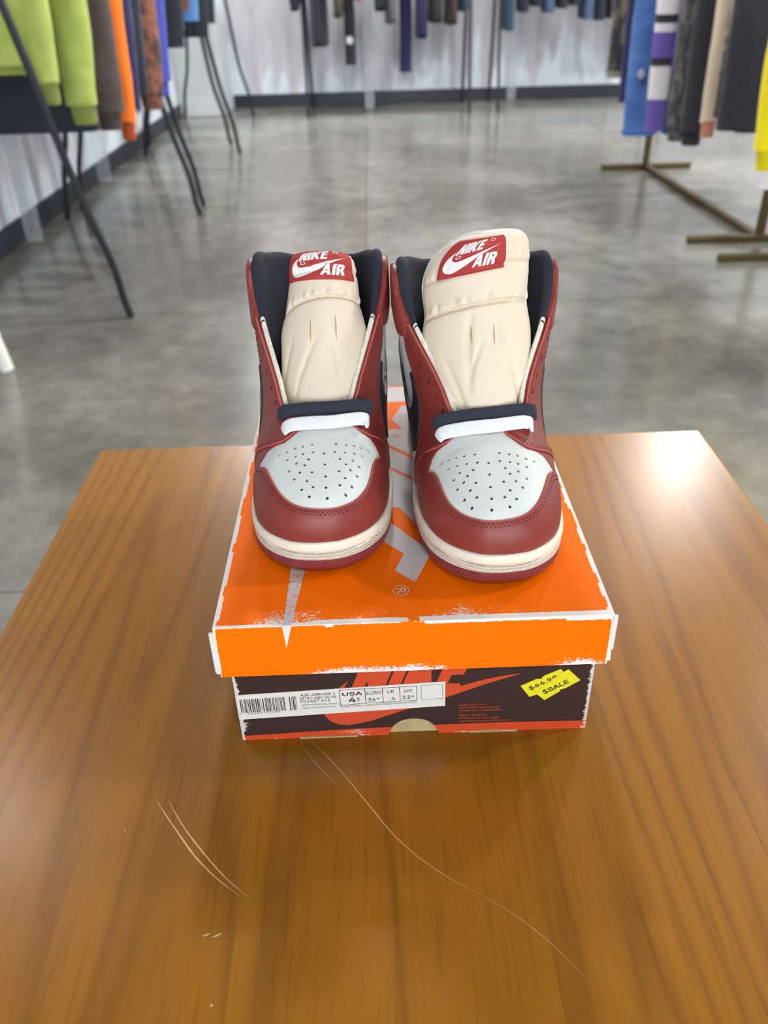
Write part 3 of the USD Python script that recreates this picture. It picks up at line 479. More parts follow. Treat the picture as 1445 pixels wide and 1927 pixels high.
def lx(x, z): return (x, z + (x + .1106) * LR)
rs = np.random.RandomState(12); bars = []
x = -.1104
while x < -.0745:
    w = rs.choice([.00028, .00045, .0007]); lo = .0258
    if not (-.0826 < x < -.0798):
        a, b = lx(x, 0)[1], lx(x + w, 0)[1]; bars.append(sheet(Polygon([(x, lo + a - .0004), (x + w, lo + b - .0004), (x + w, .0374 + b), (x, .0374 + a)]), onF(.00034), 0, .01, .02, (), None))
    x += w + rs.choice([.0003, .0005, .00075])
part('barcode', bars, 'ink', lb, smooth=False)
def line(a, b, w=.0002):
    a, b = np.array(a), np.array(b); d = (b - a) / np.linalg.norm(b - a); n = np.array([-d[1], d[0]]) * w; return sheet(Polygon([a + n - d * w, b + n + d * w, b - n + d * w, a - n - d * w]), onF(.00035), 0, .02, .05, (), None)
tb_, bt_ = [(-.0469, .0425), (-.0309, .0431), (-.0199, .0433), (-.0091, .0436), (.0018, .0438)], [(-.0469, .0291), (-.0306, .0303), (-.0196, .0306), (-.0087, .0310), (.0019, .0312)]
q4 = [(.0045, .0442), (.0181, .0446), (.0183, .0321), (.0047, .0318)]
part('table_lines', [line(a, b) for a, b in zip(tb_, bt_)] + [line(tb_[i], tb_[i + 1]) for i in range(4)] + [line(bt_[i], bt_[i + 1]) for i in range(4)] + [line(q4[i], q4[(i + 1) % 4], .00012) for i in range(4)], 'ink', lb, smooth=False)
# the two overlapping sale stickers
sA = Polygon([(.0673, .0407), (.0774, .0464), (.0785, .0461), (.0800, .0462), (.0814, .0488), (.0916, .0541), (.0967, .0476), (.0785, .0327), (.0737, .0306)]); sB = Polygon([(.0785, .0327), (.0835, .0276), (.0924, .0349), (.0925, .0362), (.0935, .0370), (.0955, .0373), (.1048, .0441), (.0964, .0539), (.0928, .0514), (.0860, .0480)])
sB = Polygon([(.0768, .0346), (.0835, .0276), (.0924, .0349), (.0926, .0362), (.0938, .0371), (.0955, .0373), (.1048, .0441), (.0964, .0539), (.0928, .0512), (.0913, .0500)])
k1 = part('price_sticker', sheet(sA, onF(.0002), .00015, .004, .02, (), .0002), 'sale_yellow', bx, smooth=False, label='lower yellow price sticker, half covered')
part('lettering', text('$64.99', .0738, .0366, .0195, .0030, 0, 0, .00036, True, rot=.55), 'ink', k1, smooth=False)
k2 = part('price_sticker', sheet(sB, onF(.0005), .00015, .004, .02, (), .0003), 'sale_yellow', bx, smooth=False, label='upper yellow sale sticker')
part('lettering', text('$SALE', .0829, .0330, .0178, .0034, 0, 0, .00068, True, rot=.56), 'ink', k2, smooth=False)
# lid
def lid_wear_top(x, y):
    hx = LW / 2 - abs(x); n = meshkit.noise(np.c_[x * 90, y * 90, 0 * x], 3); n1 = meshkit.noise(np.c_[x * 40, 0 * x, 0 * x], 5)
    side = np.where(hx < .0008 + .0026 * n, .75, .0)
    st_ = np.where(x > 0, .0035, np.where(x > -.062, .0030 * (.3 + n1), .0012))
    edge = np.where(y < st_, .75, 0) * np.where((x > -.004) & (x < .004), .5, 1)
    A = np.exp(-((x + .075) / .028) ** 2) * .36 + np.exp(-((x + .02) / .03) ** 2) * .22 + np.exp(-((x - .035) / .03) ** 2) * .32 + .13 * (x > .06)
    sp_ = A * np.clip(1 - y / (.017 + .008 * n1), 0, 1) ** .5
    return np.maximum.reduce([side, edge, .20 + sp_ + .0 * x])
gx, gy = np.linspace(-LW / 2 - .0005, LW / 2 + .0005, 190), np.unique(np.r_[np.linspace(-.0005, .03, 60), np.linspace(.03, LD, 150)])
X, Y = np.meshgrid(gx, gy, indexing='ij')
# top board sags a little towards the middle and rounds over at its edges
ed = np.minimum.reduce([X + LW / 2, LW / 2 - X, Y, LD - Y]); Z = BH - .0012 * np.clip(1 - ed / .0025, 0, 1) ** 2 * 0
lidv = np.c_[X.ravel(), Y.ravel(), Z.ravel()]
def gridf(nu, nv, flip=False):
    i, j = np.meshgrid(np.arange(nu - 1), np.arange(nv - 1), indexing='ij'); a = (i * nv + j).ravel(); F = np.vstack([np.c_[a, a + nv, a + nv + 1], np.c_[a, a + nv + 1, a + 1]]); return F[:, ::-1] if flip else F
lid = part('lid', trimesh.Trimesh(lidv, gridf(*X.shape), process=False), 'lid_orange', bx, smooth=False)
wear(lid, lid_wear_top(X.ravel(), Y.ravel()))
# front flap: leans out a touch, corner flaps wrap round
def flap(name, corner_a, corner_b, outw, lean, fn, nz=26, nu=150, thick=.0018):
    a, b = np.array(corner_a, float), np.array(corner_b, float); u = np.linspace(0, 1, nu); w = np.linspace(0, 1, nz); Uu, Ww = np.meshgrid(u, w, indexing='ij')
    P = a[None, None] + (b - a)[None, None] * Uu[..., None]; V = np.zeros(P.shape[:2] + (3,)); V[..., :2] = P + np.array(outw) * (lean * Ww[..., None] + .0005); V[..., 2] = BH - LH * Ww
    V0 = V.reshape(-1, 3); V1 = V0 - np.array([*outw, 0]) * thick; F = gridf(nu, nz); n = len(V0)
    bot = np.arange(nu) * nz + nz - 1; i = bot[:-1]; j = bot[1:]; sides = [np.arange(nz), (nu - 1) * nz + np.arange(nz)]
    Fs = [np.c_[i, j, j + n], np.c_[i, j + n, i + n]]
    for s in sides: Fs += [np.c_[s[:-1], s[1:], s[1:] + n], np.c_[s[:-1], s[1:] + n, s[:-1] + n]]
    m = trimesh.Trimesh(np.vstack([V0, V1]), np.vstack([F, F[:, ::-1] + n, *Fs]), process=False)
    p = part(name, m, 'lid_orange', lid, smooth=False); xx = np.r_[Uu.ravel(), Uu.ravel()]; ww = np.r_[Ww.ravel(), Ww.ravel()]; wear(p, fn(xx, ww)); return p
def wf(u, w):
    x = (u - .5) * LW; d = w * LH; n1 = meshkit.noise(np.c_[x * 60, 0 * x, 0 * x + 9], 2)
    e = np.minimum(u, 1 - u) * LW
    a = np.where(d < np.where(x > .0, .0024 + .001 * n1, np.where(x > -.062, .0026 * n1, .0004)), .75, 0) * np.where((x > -.008) & (x < .006), .6, 1)
    a = np.maximum(a, np.where((abs(d - .0052) < .00055) & (x < -.058), .75, 0))
    low = np.exp(-((d - LH) / .0048) ** 2) * (np.exp(-((x + .045) / .03) ** 2) * .22 + np.exp(-((x - .005) / .028) ** 2) * .25 + np.exp(-((x - .105) / .022) ** 2) * .26)
    mid = np.exp(-((d - LH) / .014) ** 2) * (np.exp(-((x + .04) / .03) ** 2) * .14 + np.exp(-((x - .005) / .028) ** 2) * .12 + np.exp(-((x - .10) / .022) ** 2) * .16)
    return np.maximum.reduce([a, np.where(e < .0011, .8, 0), .22 + low + mid])
def ws(u, w): return np.maximum(np.where(w * LH < .0016, .8, .22), np.where(np.minimum(u, 1 - u) * LD < .002, .8, 0))
flap('flap', (-LW / 2, 0), (LW / 2, 0), (0, -1), .0020, wf)
flap('flap', (LW / 2, 0), (LW / 2, LD), (1, 0), .0022, ws, 12, 60); flap('flap', (-LW / 2, LD), (-LW / 2, 0), (-1, 0), .0022, ws, 12, 60); flap('flap', (LW / 2, LD), (-LW / 2, LD), (0, 1), .0015, ws, 12, 40)
part('corner_fold', [boxm(LW / 2 - .0004, LW / 2 + .0030, -.0012, .0010, BH - .028, BH - .001, .0006), boxm(-LW / 2 - .0034, -LW / 2 + .0004, -.0012, .0010, BH - .036, BH - .004, .0006)], 'board_white', lid, label='white torn corner paper')
def ontop(q): return np.c_[q, np.full(len(q), BH + .00018)], np.tile([0, 0, 1.], (len(q), 1))
def lidprint(P, name, wfun):
    m = sheet(Polygon(P).buffer(0) if not hasattr(P, 'geoms') and not isinstance(P, Polygon) else P, ontop, 0, .003, .004, (), None); p = part(name, m, 'lid_print', lid, smooth=False); v = np.array(m.vertices); wear(p, wfun(v[:, 0], v[:, 1])); return p
flat_ = lambda x, y: np.full(len(x), .1)
lidprint([(-.0880, .3225), (.0900, .3225), (.0900, .2925), (-.0044, .2917), (-.0880, .2990)], 'printed_letter', flat_)
lidprint([(-.0044, .2580), (.0045, .2830), (.06, .30), (.06, .2398), (.0034, .2398)], 'printed_letter', flat_)
blot = lambda x, y: .30 + .22 * np.exp(-((x + .002) / .006) ** 2 - ((y - .228) / .008) ** 2)
lidprint([(-.0800, .2400), (.0500, .2400), (.0500, .1520), (.0142, .1900), (-.0123, .2180), (-.0800, .2900)], 'printed_letter', blot)
lidprint([(-.0800, .2810), (-.0124, .2118), (.0139, .1860), (.0500, .1480), (.0500, .1190), (.0135, .1564), (-.0112, .1820), (-.0800, .2530)], 'printed_letter', flat_)
lidprint([(-.0800, .2470), (-.0114, .1773), (.0135, .1528), (.0500, .1150), (.0500, .0600), (.0097, .0946), (-.0036, .1211), (-.0800, .1280)], 'printed_letter', flat_)
lidprint([(-.0500, .1420), (-.0079, .0995), (.0153, .0664), (.0030, .0358), (-.0093, .0485), (-.0026, .0661), (-.0128, .0771), (-.0500, .1150)], 'printed_letter', lambda x, y: .22 + .34 * np.clip(1 - (y - .035) / .030, 0, 1) ** .7 * np.clip((x + .006) / .012, 0, 1))
lidprint([(-.0757, .0555), (-.0666, .0519), (-.0710, .0075), (-.0722, .0002), (-.0770, .0002), (-.0765, .0040)], 'printed_emblem', lambda x, y: .29 + .17 * (y > .008))
part('printed_emblem', sheet(Polygon([(-.0772, BH), (-.0716, BH), (-.0759, BH - .0166)]), lambda q: (np.c_[q[:, 0], -.0007 - (BH - q[:, 1]) / LH * .0020, q[:, 1]], np.tile([0, -1., 0], (len(q), 1))), .0001, .002, .01, (), None), 'board_white', lid, smooth=False)
rm = shapely.union_all([ring_mark(-.0062, .0283, .0050, .00042), affinity.translate(affinity.rotate(affinity.scale(shapely.union_all([LineString([(0, 0), (0, 1), (.42, 1), (.60, .92), (.66, .76), (.60, .60), (.42, .52), (0, .52)]), LineString([(.36, .52), (.68, 0)])]).buffer(.065), .0052, .0052, origin=(0, 0)), -78, origin=(0, 0)), -.0092, .0295)])
part('registered_mark', sheet(rm, ontop, 0, .001, .002, (), None), 'board_white', lid, smooth=False)
# ================================================================== sneakers
look('red_leather', srgb(138, 55, 47), .42, srgb(131, 50, 43), 60, 3, .4, .62, bump=.10, bscale=900, spec=.45)
look('red_edge', srgb(182, 86, 76), .8); look('red_thread', srgb(104, 34, 32), .7); look('red_rubber', srgb(126, 46, 48), .55, bump=.3, bscale=420)
look('white_leather', srgb(218, 222, 216), .42, bump=.22, bscale=700, bdetail=4, spec=.45); look('sail_rubber', srgb(232, 226, 206), .45, spec=.4); look('black_leather', srgb(38, 40, 50), .45)
look('shell_dark', srgb(70, 66, 66), .9); look('navy_lining', srgb(36, 38, 54), .9, srgb(32, 34, 48), 90, 3, bump=.25, bscale=300); look('white_raw', srgb(226, 222, 206), .9, bump=.8, bscale=600)
look('insole_dark', srgb(48, 48, 58), .8); look('cream_nylon', srgb(226, 210, 186), .55, bump=.10, bscale=1400, sheen=.1); look('white_binding', srgb(232, 234, 228), .7, bump=.3, bscale=800); look('slot_thread', srgb(196, 152, 106), .8); look('seam_thread', srgb(226, 200, 166), .8)
look('label_red', srgb(172, 48, 46), .7, bump=.2, bscale=900); look('label_white', srgb(236, 234, 230), .75); look('hole_dark', srgb(52, 40, 38), .9); look('hole_grey', srgb(58, 58, 56), .9)  # last two: shade inside the holes put into the colour
def weave(name, c):
    n = {'g': ('geometry', {}), 'm': ('mapping', dict(scale=(1, 1, 1), rotation=(0, 0, .7))), 'w': ('wave_texture', dict(scale=260, wave_type='bands', bands_direction='x', distortion=1.5, detail=1, detail_scale=1.0)), 'm2': ('mapping', dict(rotation=(0, 0, -.7))), 'w2': ('wave_texture', dict(scale=260, bands_direction='x', distortion=1.5, detail=1, detail_scale=1.0)), 'mx': ('mix_float', dict(fac=.5)), 'b': ('bump', dict(strength=.4, distance=.0005)), 'p': ('principled_bsdf', dict(base_color=srgb(*c), roughness=.8, sheen_weight=.05))}
    LOOKS[name] = usdkit.material(stage, '/World/Looks/' + name, n, [('g.position', 'm.vector'), ('m.vector', 'w.vector'), ('g.position', 'm2.vector'), ('m2.vector', 'w2.vector'), ('w.fac', 'mx.a'), ('w2.fac', 'mx.b'), ('mx.result', 'b.height'), ('b.normal', 'p.normal')], surface='p.BSDF')
weave('lace_navy', (38, 41, 56)); weave('lace_white', (230, 232, 232))
def strip_texture():
    n = {'g': ('geometry', {}), 'w': ('wave_texture', dict(scale=330, bands_direction='x', distortion=0)), 'z': ('mapping', dict(rotation=(0, .9, 0))), 'v': ('wave_texture', dict(scale=150, bands_direction='z', distortion=2, detail=1)), 'm': ('math', dict(math_type='multiply')), 'b': ('bump', dict(strength=.9, distance=.0012)), 'p': ('principled_bsdf', dict(base_color=srgb(228, 222, 204), roughness=.55))}
    LOOKS['sail_textured'] = usdkit.material(stage, '/World/Looks/sail_textured', n, [('g.position', 'z.vector'), ('z.vector', 'w.vector'), ('g.position', 'v.vector'), ('w.fac', 'm.value1'), ('v.fac', 'm.value2'), ('m.value', 'b.height'), ('b.normal', 'p.normal')], surface='p.BSDF')
strip_texture()
# ---- sneaker base surface: P(q, h), q in [-1, 1] runs heel - toe - heel round the sole, h runs from the sole edge up to the ridge / throat / collar
OUT = np.array([(0, .003), (.011, .0042), (.0225, .0105), (.0325, .0215), (.039, .036), (.0425, .055), (.0435, .075), (.0415, .10), (.0385, .13),
                (.036, .16), (.035, .19), (.0345, .215), (.031, .238), (.022, .2525), (.0105, .2585), (0, .2597)])
_d = np.r_[0, np.cumsum(np.hypot(*np.diff(OUT, axis=0).T))]; OUT_LEN = _d[-1]
_fx, _fy = PchipInterpolator(_d / OUT_LEN, OUT[:, 0]), PchipInterpolator(_d / OUT_LEN, OUT[:, 1])
_tt = np.linspace(0, 1, 2001); _yy = np.maximum.accumulate(_fy(_tt) + _tt * 1e-9)
t_of_y = lambda y: np.interp(y, _yy, _tt)
TOPK = np.array([  # outline y, then the top curve's x, y, z
    (.003, 0, .036, .0610), (.012, 0, .0405, .0632), (.022, 0, .047, .0660), (.038, 0, .057, .0700), (.052, 0, .0645, .0728), (.058, .007, .066, .0735), (.064, .0145, .068, .0745),
    (.070, .0195, .072, .0770), (.080, .0225, .079, .0825), (.095, .0265, .091, .0935), (.110, .031, .103, .106), (.125, .0355, .115, .1190), (.138, .0390, .126, .1310), (.150, .0415, .135, .1430),
    (.160, .0425, .1425, .1535), (.168, .0425, .151, .1560), (.190, .040, .176, .1490), (.220, .035, .209, .1400), (.242, .024, .236, .1300), (.2597, 0, .252, .1255)])
_tk = t_of_y(TOPK[:, 0]); _tk[0], _tk[-1] = 0, 1
_top = [PchipInterpolator(_tk, TOPK[:, i]) for i in (1, 2, 3)]
T_THROAT = t_of_y(.053)

def sole_top(y):
    return np.interp(y, [0, .05, .1, .2, .26], [.0215, .0225, .025, .029, .030]) + .0045 * np.clip((.06 - np.asarray(y)) / .06, 0, 1) ** 2

def smooth01(x): x = np.clip(x, 0, 1); return x * x * (3 - 2 * x)

FLARE = [.002]

def base_raw(q, h):
    q, h = np.broadcast_arrays(np.asarray(q, float), np.asarray(h, float))
    s = np.where(q < 0, -1., 1.); t = np.abs(q)
    bx, by = _fx(t), _fy(t)
    e = 1e-3; dx, dy = _fx(np.minimum(t + e, 1)) - _fx(np.maximum(t - e, 0)), _fy(np.minimum(t + e, 1)) - _fy(np.maximum(t - e, 0))
    n = np.hypot(dx, dy) + 1e-12; ox, oy = dy / n, -dx / n
    ox = np.where(t < 1e-6, 0, ox); oy = np.where(t < 1e-6, -1, oy)
    ox = np.where(t > 1 - 1e-6, 0, ox); oy = np.where(t > 1 - 1e-6, 1, oy)
    bz = sole_top(by) - .002
    B = np.stack([bx, by, bz], -1); T = np.stack([f(t) for f in _top], -1)
    T[..., 0] += FLARE[0] * smooth01((t - t_of_y(.09)) / (t_of_y(.155) - t_of_y(.09))) * (1 - smooth01((t - t_of_y(.185)) / (.995 - t_of_y(.185))))
    hz = T[..., 2] - B[..., 2]
    v = T - B; hd = np.hypot(v[..., 0], v[..., 1]) + 1e-9
    m = np.interp(t, _tk[:6], np.gradient(TOPK[:6, 3], TOPK[:6, 2] + np.arange(6) * 1e-9))
    hx, hy = v[..., 0] / hd, v[..., 1] / hd
    dr = np.stack([hx, hy, np.maximum(hy, 0) * m], -1); dr /= np.linalg.norm(dr, axis=-1, keepdims=True)
    w = smooth01((t - t_of_y(.062)) / (t_of_y(.15) - t_of_y(.062)))[..., None]
    w2 = smooth01((t - t_of_y(.05)) / (t_of_y(.11) - t_of_y(.05)))
    du = np.stack([-.05 * ox, -.05 * oy, np.ones_like(ox)], -1)
    lean = np.stack([.30 * hx, .30 * hy, .9 * np.ones_like(hx)], -1)
    ww = smooth01((t - t_of_y(.05)) / (t_of_y(.085) - t_of_y(.05)))[..., None]
    d = dr * (1 - ww) + ww * (lean * (1 - w) + du * w); d /= np.linalg.norm(d, axis=-1, keepdims=True)
    k1 = np.where(True, (.66 * (1 - w2) + .36 * w2), 0) * hz; k2 = .62 * (1 - w2) * hd + .30 * w2 * hz
    bulge = .10 + .10 * w2
    P1 = B + np.stack([ox * bulge * k1, oy * bulge * k1, k1], -1); P2 = T - d * k2[..., None]
    hh = h[..., None]
    P = (1 - hh) ** 3 * B + 3 * (1 - hh) ** 2 * hh * P1 + 3 * (1 - hh) * hh ** 2 * P2 + hh ** 3 * T
    P[..., 0] *= s
    return P

def base_pn(q, h):
    """points and outward normals of the base surface"""
    q, h = np.asarray(q, float), np.asarray(h, float)
    P = base_raw(q, h); e = 2e-3
    q0, q1 = np.clip(q - e, -1, 1), np.clip(q + e, -1, 1)
    # along q, staying on one side so that the fold at the toe is not crossed
    dq = base_raw(q1, h) - base_raw(q0, h)
    dh = base_raw(q, np.minimum(h + e, 1)) - base_raw(q, np.maximum(h - e, 0))
    N = np.cross(dq, dh); N /= np.linalg.norm(N, axis=-1, keepdims=True) + 1e-15
    return P, N

def grid_faces(nu, nv):
    i, j = np.meshgrid(np.arange(nu - 1), np.arange(nv - 1), indexing='ij'); a = (i * nv + j).ravel()
    return np.vstack([np.c_[a, a + nv, a + nv + 1], np.c_[a, a + nv + 1, a + 1]])

LHS = .075                                        # panels are drawn in (q * OUT_LEN, h * LHS), close to metres
def dom(L): return np.array(L, float) * np.array([OUT_LEN, LHS])
def on_base(off=0.0):
    def fn(p):
        P, N = base_pn(np.clip(p[:, 0] / OUT_LEN, -1, 1), np.clip(p[:, 1] / LHS, 0, 1)); return P + N * off, N
    return fn
ty = t_of_y
CAP = [(-.262, 0), (-.256, .16), (-.250, .30), (-.231, .349), (-.1963, .449), (-.1706, .476), (-.1267, .475), (-.0979, .455), (-.0638, .426), (-.0298, .407), (0, .395), (.0293, .380), (.061, .362), (.0911, .350), (.1201, .352), (.146, .362), (.1725, .390), (.2049, .4132), (.2327, .402), (.2567, .363), (.270, .30), (.276, .16), (.280, 0)]
WL = [(.231, .30), (.233, .37), (.2345, .4508), (.2380, .5136), (.2326, .60), (.2190, .70), (.2225, .77), (.236, .845), (.246, .90), (.262, 1.0)]
WR = [(.2567, .30), (.264, .40), (.2729, .4775), (.2780, .58), (.2740, .70), (.2770, .80), (.282, .90), (.289, 1.0)]
def sides(L): return {-1: [(-t, h) for t, h in L], 1: L}
PERF = [[-.0233, .0459], [-.0186, .0462], [-.0134, .0475], [-.0085, .0482], [-.0026, .0492], [.0124, .0501], [.0187, .0509], [.0233, .0523], [.0275, .0532], [.0317, .0548], [-.0179, .0402], [-.0128, .0416], [-.0081, .0426], [-.0018, .0435], [.0052, .0426], [.0118, .0441], [.018, .0449], [.0237, .0462], [.0285, .0471], [-.012, .0363], [-.0044, .0385], [-.0067, .0347], [.0058, .0348], [.015, .0396], [.0229, .0406], [.0187, .0366], [.0267, .038],
        [-.0164, .032], [-.0095, .0298], [-.002, .0297], [.0065, .0267], [.0146, .0309], [.0215, .0334], [.0255, .0312], [.0184, .0272], [-.0128, .0259], [-.0049, .0238], [.0152, .0221], [.0223, .0234], [.0069, .0194], [-.001, .0198], [-.0078, .0185], [-.0031, .0142], [.0078, .0134], [.0187, .0176]]
def stitches(lines, fn, off, ln=.0017, gap=.0009, r=.00034):
    out = []
    for ls in lines:
        n = int(ls.length / (ln + gap))
        if n < 1: continue
        s = np.arange(n) * (ln + gap); A = np.array([ls.interpolate(a).coords[0] for a in s]); B = np.array([ls.interpolate(a + ln).coords[0] for a in s])
        PA, NA = fn(A); PB, _ = fn(B); C = (PA + PB) / 2 + NA * off; d = (PB - PA) / 2; w = np.cross(NA, d); w /= np.linalg.norm(w, axis=1, keepdims=True) + 1e-12
        V = np.stack([C - d, C + d, C - w * r, C + w * r, C + NA * r * 1.2, C - NA * r], 1).reshape(-1, 3)
        f = np.array([[0, 2, 4], [2, 1, 4], [1, 3, 4], [3, 0, 4], [2, 0, 5], [1, 2, 5], [3, 1, 5], [0, 3, 5]]); out.append((V, (np.arange(n)[:, None, None] * 6 + f).reshape(-1, 3)))
    return trimesh.util.concatenate([trimesh.Trimesh(v, f, process=False) for v, f in out])
def eye_row(s, t):
    return t
def make_sneaker(label, mirror, loc, yaw, flare, tongue):
    FLARE[0] = flare
    sh = thing('sneaker', label, 'shoe', loc, yaw)
    def mir(m):
        if isinstance(m, list): m = trimesh.util.concatenate(m)
        if mirror: m = trimesh.Trimesh(np.array(m.vertices) * [-1, 1, 1], np.array(m.faces)[:, ::-1], process=False)
        return m
    def add(name, m, mt, parent=sh, **k): return part(name, mir(m), mt, parent, **k)
    # ---- sole
    tt = np.r_[np.linspace(-1, 0, 151), np.linspace(0, 1, 151)[1:-1]]
    P0, _ = base_pn(tt, 0 * tt); xy = P0[:, :2]; e = np.roll(xy, -1, 0) - np.roll(xy, 1, 0); nrm = np.c_[e[:, 1], -e[:, 0]]; nrm /= np.linalg.norm(nrm, axis=1, keepdims=True)
    if (nrm * (xy - xy.mean(0))).sum() < 0: nrm = -nrm
    arc = np.r_[0, np.cumsum(np.linalg.norm(np.diff(xy, axis=0), axis=1))]; ts = .0045 * np.clip((.06 - xy[:, 1]) / .06, 0, 1) ** 2; top = sole_top(xy[:, 1])
    def band(prof, tooth=0, dense=1, caps=False):
        t2 = np.r_[np.linspace(-1, 0, 150 * dense + 1), np.linspace(0, 1, 150 * dense + 1)[1:-1]]
        f = lambda a: np.interp(t2, np.r_[tt, 1], np.r_[a, a[0]])
        X = np.c_[f(xy[:, 0]), f(xy[:, 1])]; Nn = np.c_[f(nrm[:, 0]), f(nrm[:, 1])]; Nn /= np.linalg.norm(Nn, axis=1, keepdims=True) + 1e-9; tp, tsp, ar = f(top), f(ts), f(arc)
        R = []
        for o, z, ref in prof:
            zz = tsp + z if ref == 'b' else tp + z; saw = tooth * (np.sign(np.sin(ar * 2 * np.pi / .0022)) > 0) if tooth and ref == 'b' and z < .004 else 0
            R.append(np.c_[X + Nn * (o - saw)[:, None] if np.ndim(saw) else X + Nn * o, zz + (saw if np.ndim(saw) else 0) * .9])
        m = loft(R, caps); m.fix_normals(); return m
    add('outsole', band([(-.004, 0, 'b'), (.0016, 0, 'b'), (.0028, .0016, 'b'), (.0035, .0036, 'b'), (.0036, .0078, 'b'), (.0026, .0088, 'b'), (-.004, .0090, 'b')], .00035, 6, True), 'red_rubber', smooth=25)
    st_v, st_f, k = [], [], 0; oc = np.array([[1, 0, 0], [-1, 0, 0], [0, 1, 0], [0, -1, 0], [0, 0, 1]]); of = np.array([[0, 2, 4], [2, 1, 4], [1, 3, 4], [3, 0, 4]])
    for row, zr in enumerate((.0030, .0047, .0064)):
        ar_ = np.arange(0, arc[-1], .0024) + .0012 * (row % 2); px_, py_, nx_, ny_, zt_ = [np.interp(ar_, arc, a_) for a_ in (xy[:, 0], xy[:, 1], nrm[:, 0], nrm[:, 1], ts)]
        for a0, b0, c0, d0, e0 in zip(px_, py_, nx_, ny_, zt_):
            nn_ = np.array([c0, d0, 0]); tt_ = np.array([-d0, c0, 0]); C0 = np.array([a0, b0, e0 + zr]) + nn_ * .0033; st_v.append(C0 + oc[:, :1] * tt_ * .0009 + oc[:, 1:2] * np.array([0, 0, .0007]) + oc[:, 2:] * nn_ * .0007); st_f.append(of + 5 * k); k += 1
    part('outsole_stud', mir(trimesh.Trimesh(np.vstack(st_v), np.vstack(st_f), process=False)), 'red_rubber', sh, smooth=False, label='rows of small raised studs round the outsole', kind='stuff')
    add('foxing_strip', band([(.001, .0084, 'b'), (.0036, .0086, 'b'), (.0042, .0091, 'b'), (.0042, .0140, 'b'), (.0034, .0148, 'b'), (.001, .0150, 'b')]), 'sail_textured', smooth=30, label='ribbed strip of the off-white midsole')
    add('midsole', band([(.001, .0144, 'b'), (.0034, .0146, 'b'), (.0044, .0153, 'b'), (.0048, .0170, 'b'), (.0047, -.0022, 't'), (.0043, -.0009, 't'), (.0034, -.0001, 't'), (.0018, 0, 't'), (-.003, -.0016, 't')]), 'sail_rubber', smooth=50)
    # ---- inner shell, then the panels from the lowest layer up
    qs, hs = np.linspace(-1, 1, 241), np.linspace(0, 1, 31); Q, H = np.meshgrid(qs, hs, indexing='ij'); P, N = base_pn(Q, H)
    add('inner_shell', trimesh.Trimesh((P - N * .0016).reshape(-1, 3), grid_faces(241, 31), process=False), 'shell_dark', smooth=True)  # dark tone stands for the shade seen through the punched holes
    # toe box in plan view
    q1 = np.linspace(-.33, .33, 331); h1 = np.linspace(.22, 1, 90); Q, H = np.meshgrid(q1, h1, indexing='ij'); P, N = base_pn(Q, H); N[..., 2] = np.abs(N[..., 2]); PP = P.reshape(-1, 3); NN = N.reshape(-1, 3)
    I = LinearNDInterpolator(PP[:, :2] * np.array([1, 1]), np.c_[PP[:, 2], NN])
    def plan(p):
        v = I(p); bad = np.isnan(v[:, 0])
        if bad.any():
            k = np.argmin(((p[bad][:, None] - PP[None, ::7, :2]) ** 2).sum(-1), 1); v[bad] = np.c_[PP[::7][k, 2], NN[::7][k]]
        n = v[:, 1:] / (np.linalg.norm(v[:, 1:], axis=1, keepdims=True) + 1e-12); return np.c_[p, v[:, 0]], n
    qa = np.linspace(-.290, .292, 80); lo = base_raw(qa, np.where(abs(qa) > .2, .30, .28))[:, :2]; hi = np.vstack([base_raw(np.array([.291]), np.array([h]))[:, :2] for h in (.5, .75, .999)] + [base_raw(np.linspace(.29, T_THROAT, 12), .9995)[:, :2], base_raw(np.linspace(-T_THROAT, -.289, 12), .9995)[:, :2]] + [base_raw(np.array([-.289]), np.array([h]))[:, :2] for h in (.75, .5)])
    vp = Polygon(np.vstack([lo, hi])).buffer(0); holes = shapely.union_all([Point(a, b).buffer(.00090, 5) for a, b in PERF])
    tbx = add('toe_box', sheet(vp.difference(holes), plan, .0010, .0014, .0026, (.0004,), .0022), 'white_leather', smooth=40, label='white leather toe box with rows of punched holes')
    part('perforation', mir([sheet(Point(a, b).buffer(.00105, 4), plan, -.0004, .0006, .002, (), None) for a, b in PERF]), 'hole_grey', tbx, label='dark discs in the punched holes, shade put into their colour', kind='stuff')  # discs carry the shade of the holes in their colour
    edge = base_raw(np.r_[np.linspace(.30, T_THROAT, 20)], .985)
    for s, L in sides([(ty(.094), 0), (ty(.094), .5), (ty(.104), .74), (ty(.14), .88), (1, .88), (1, 0)]).items(): add('quarter', sheet(Polygon(dom(L)).buffer(0), on_base(), .0006, .003, .005, (.0005,)), 'white_leather', label='white leather side panel', smooth=40)
    fox = {-1: [(-a, b) for a, b in WL], 1: WR}
    for s in (-1, 1):
        L = [(s * abs(a), b) for a, b in fox[s]]; L = L + [(s * ty(.097), 1.0), (s * ty(.102), .5), (s * ty(.100), 0), (s * .255, 0)]
        add('side_panel', sheet(Polygon(dom(L)).buffer(0), on_base(.0004), .0011, .0014, .004, (.0005, .0011), .0015), 'red_leather')
    cap_poly = Polygon(chaikin(dom(CAP)[1:-1], 2, False).tolist() + [dom(CAP)[-1].tolist(), dom(CAP)[0].tolist()]).buffer(0)
    tc = add('toe_cap', sheet(cap_poly, on_base(.0008), .0015, .0012, .003, (.0004, .0011), .0022), 'red_leather', smooth=50)
    def raw_edge(ls, off, parent, r=.0006): c = np.array([ls.interpolate(a).coords[0] for a in np.linspace(0, ls.length, max(8, int(ls.length / .0018)))]); P, N = on_base(off)(c); part('raw_edge', mir(tube(P, r, 6)), 'red_edge', parent, smooth=True, label='paler cut edge of the leather')
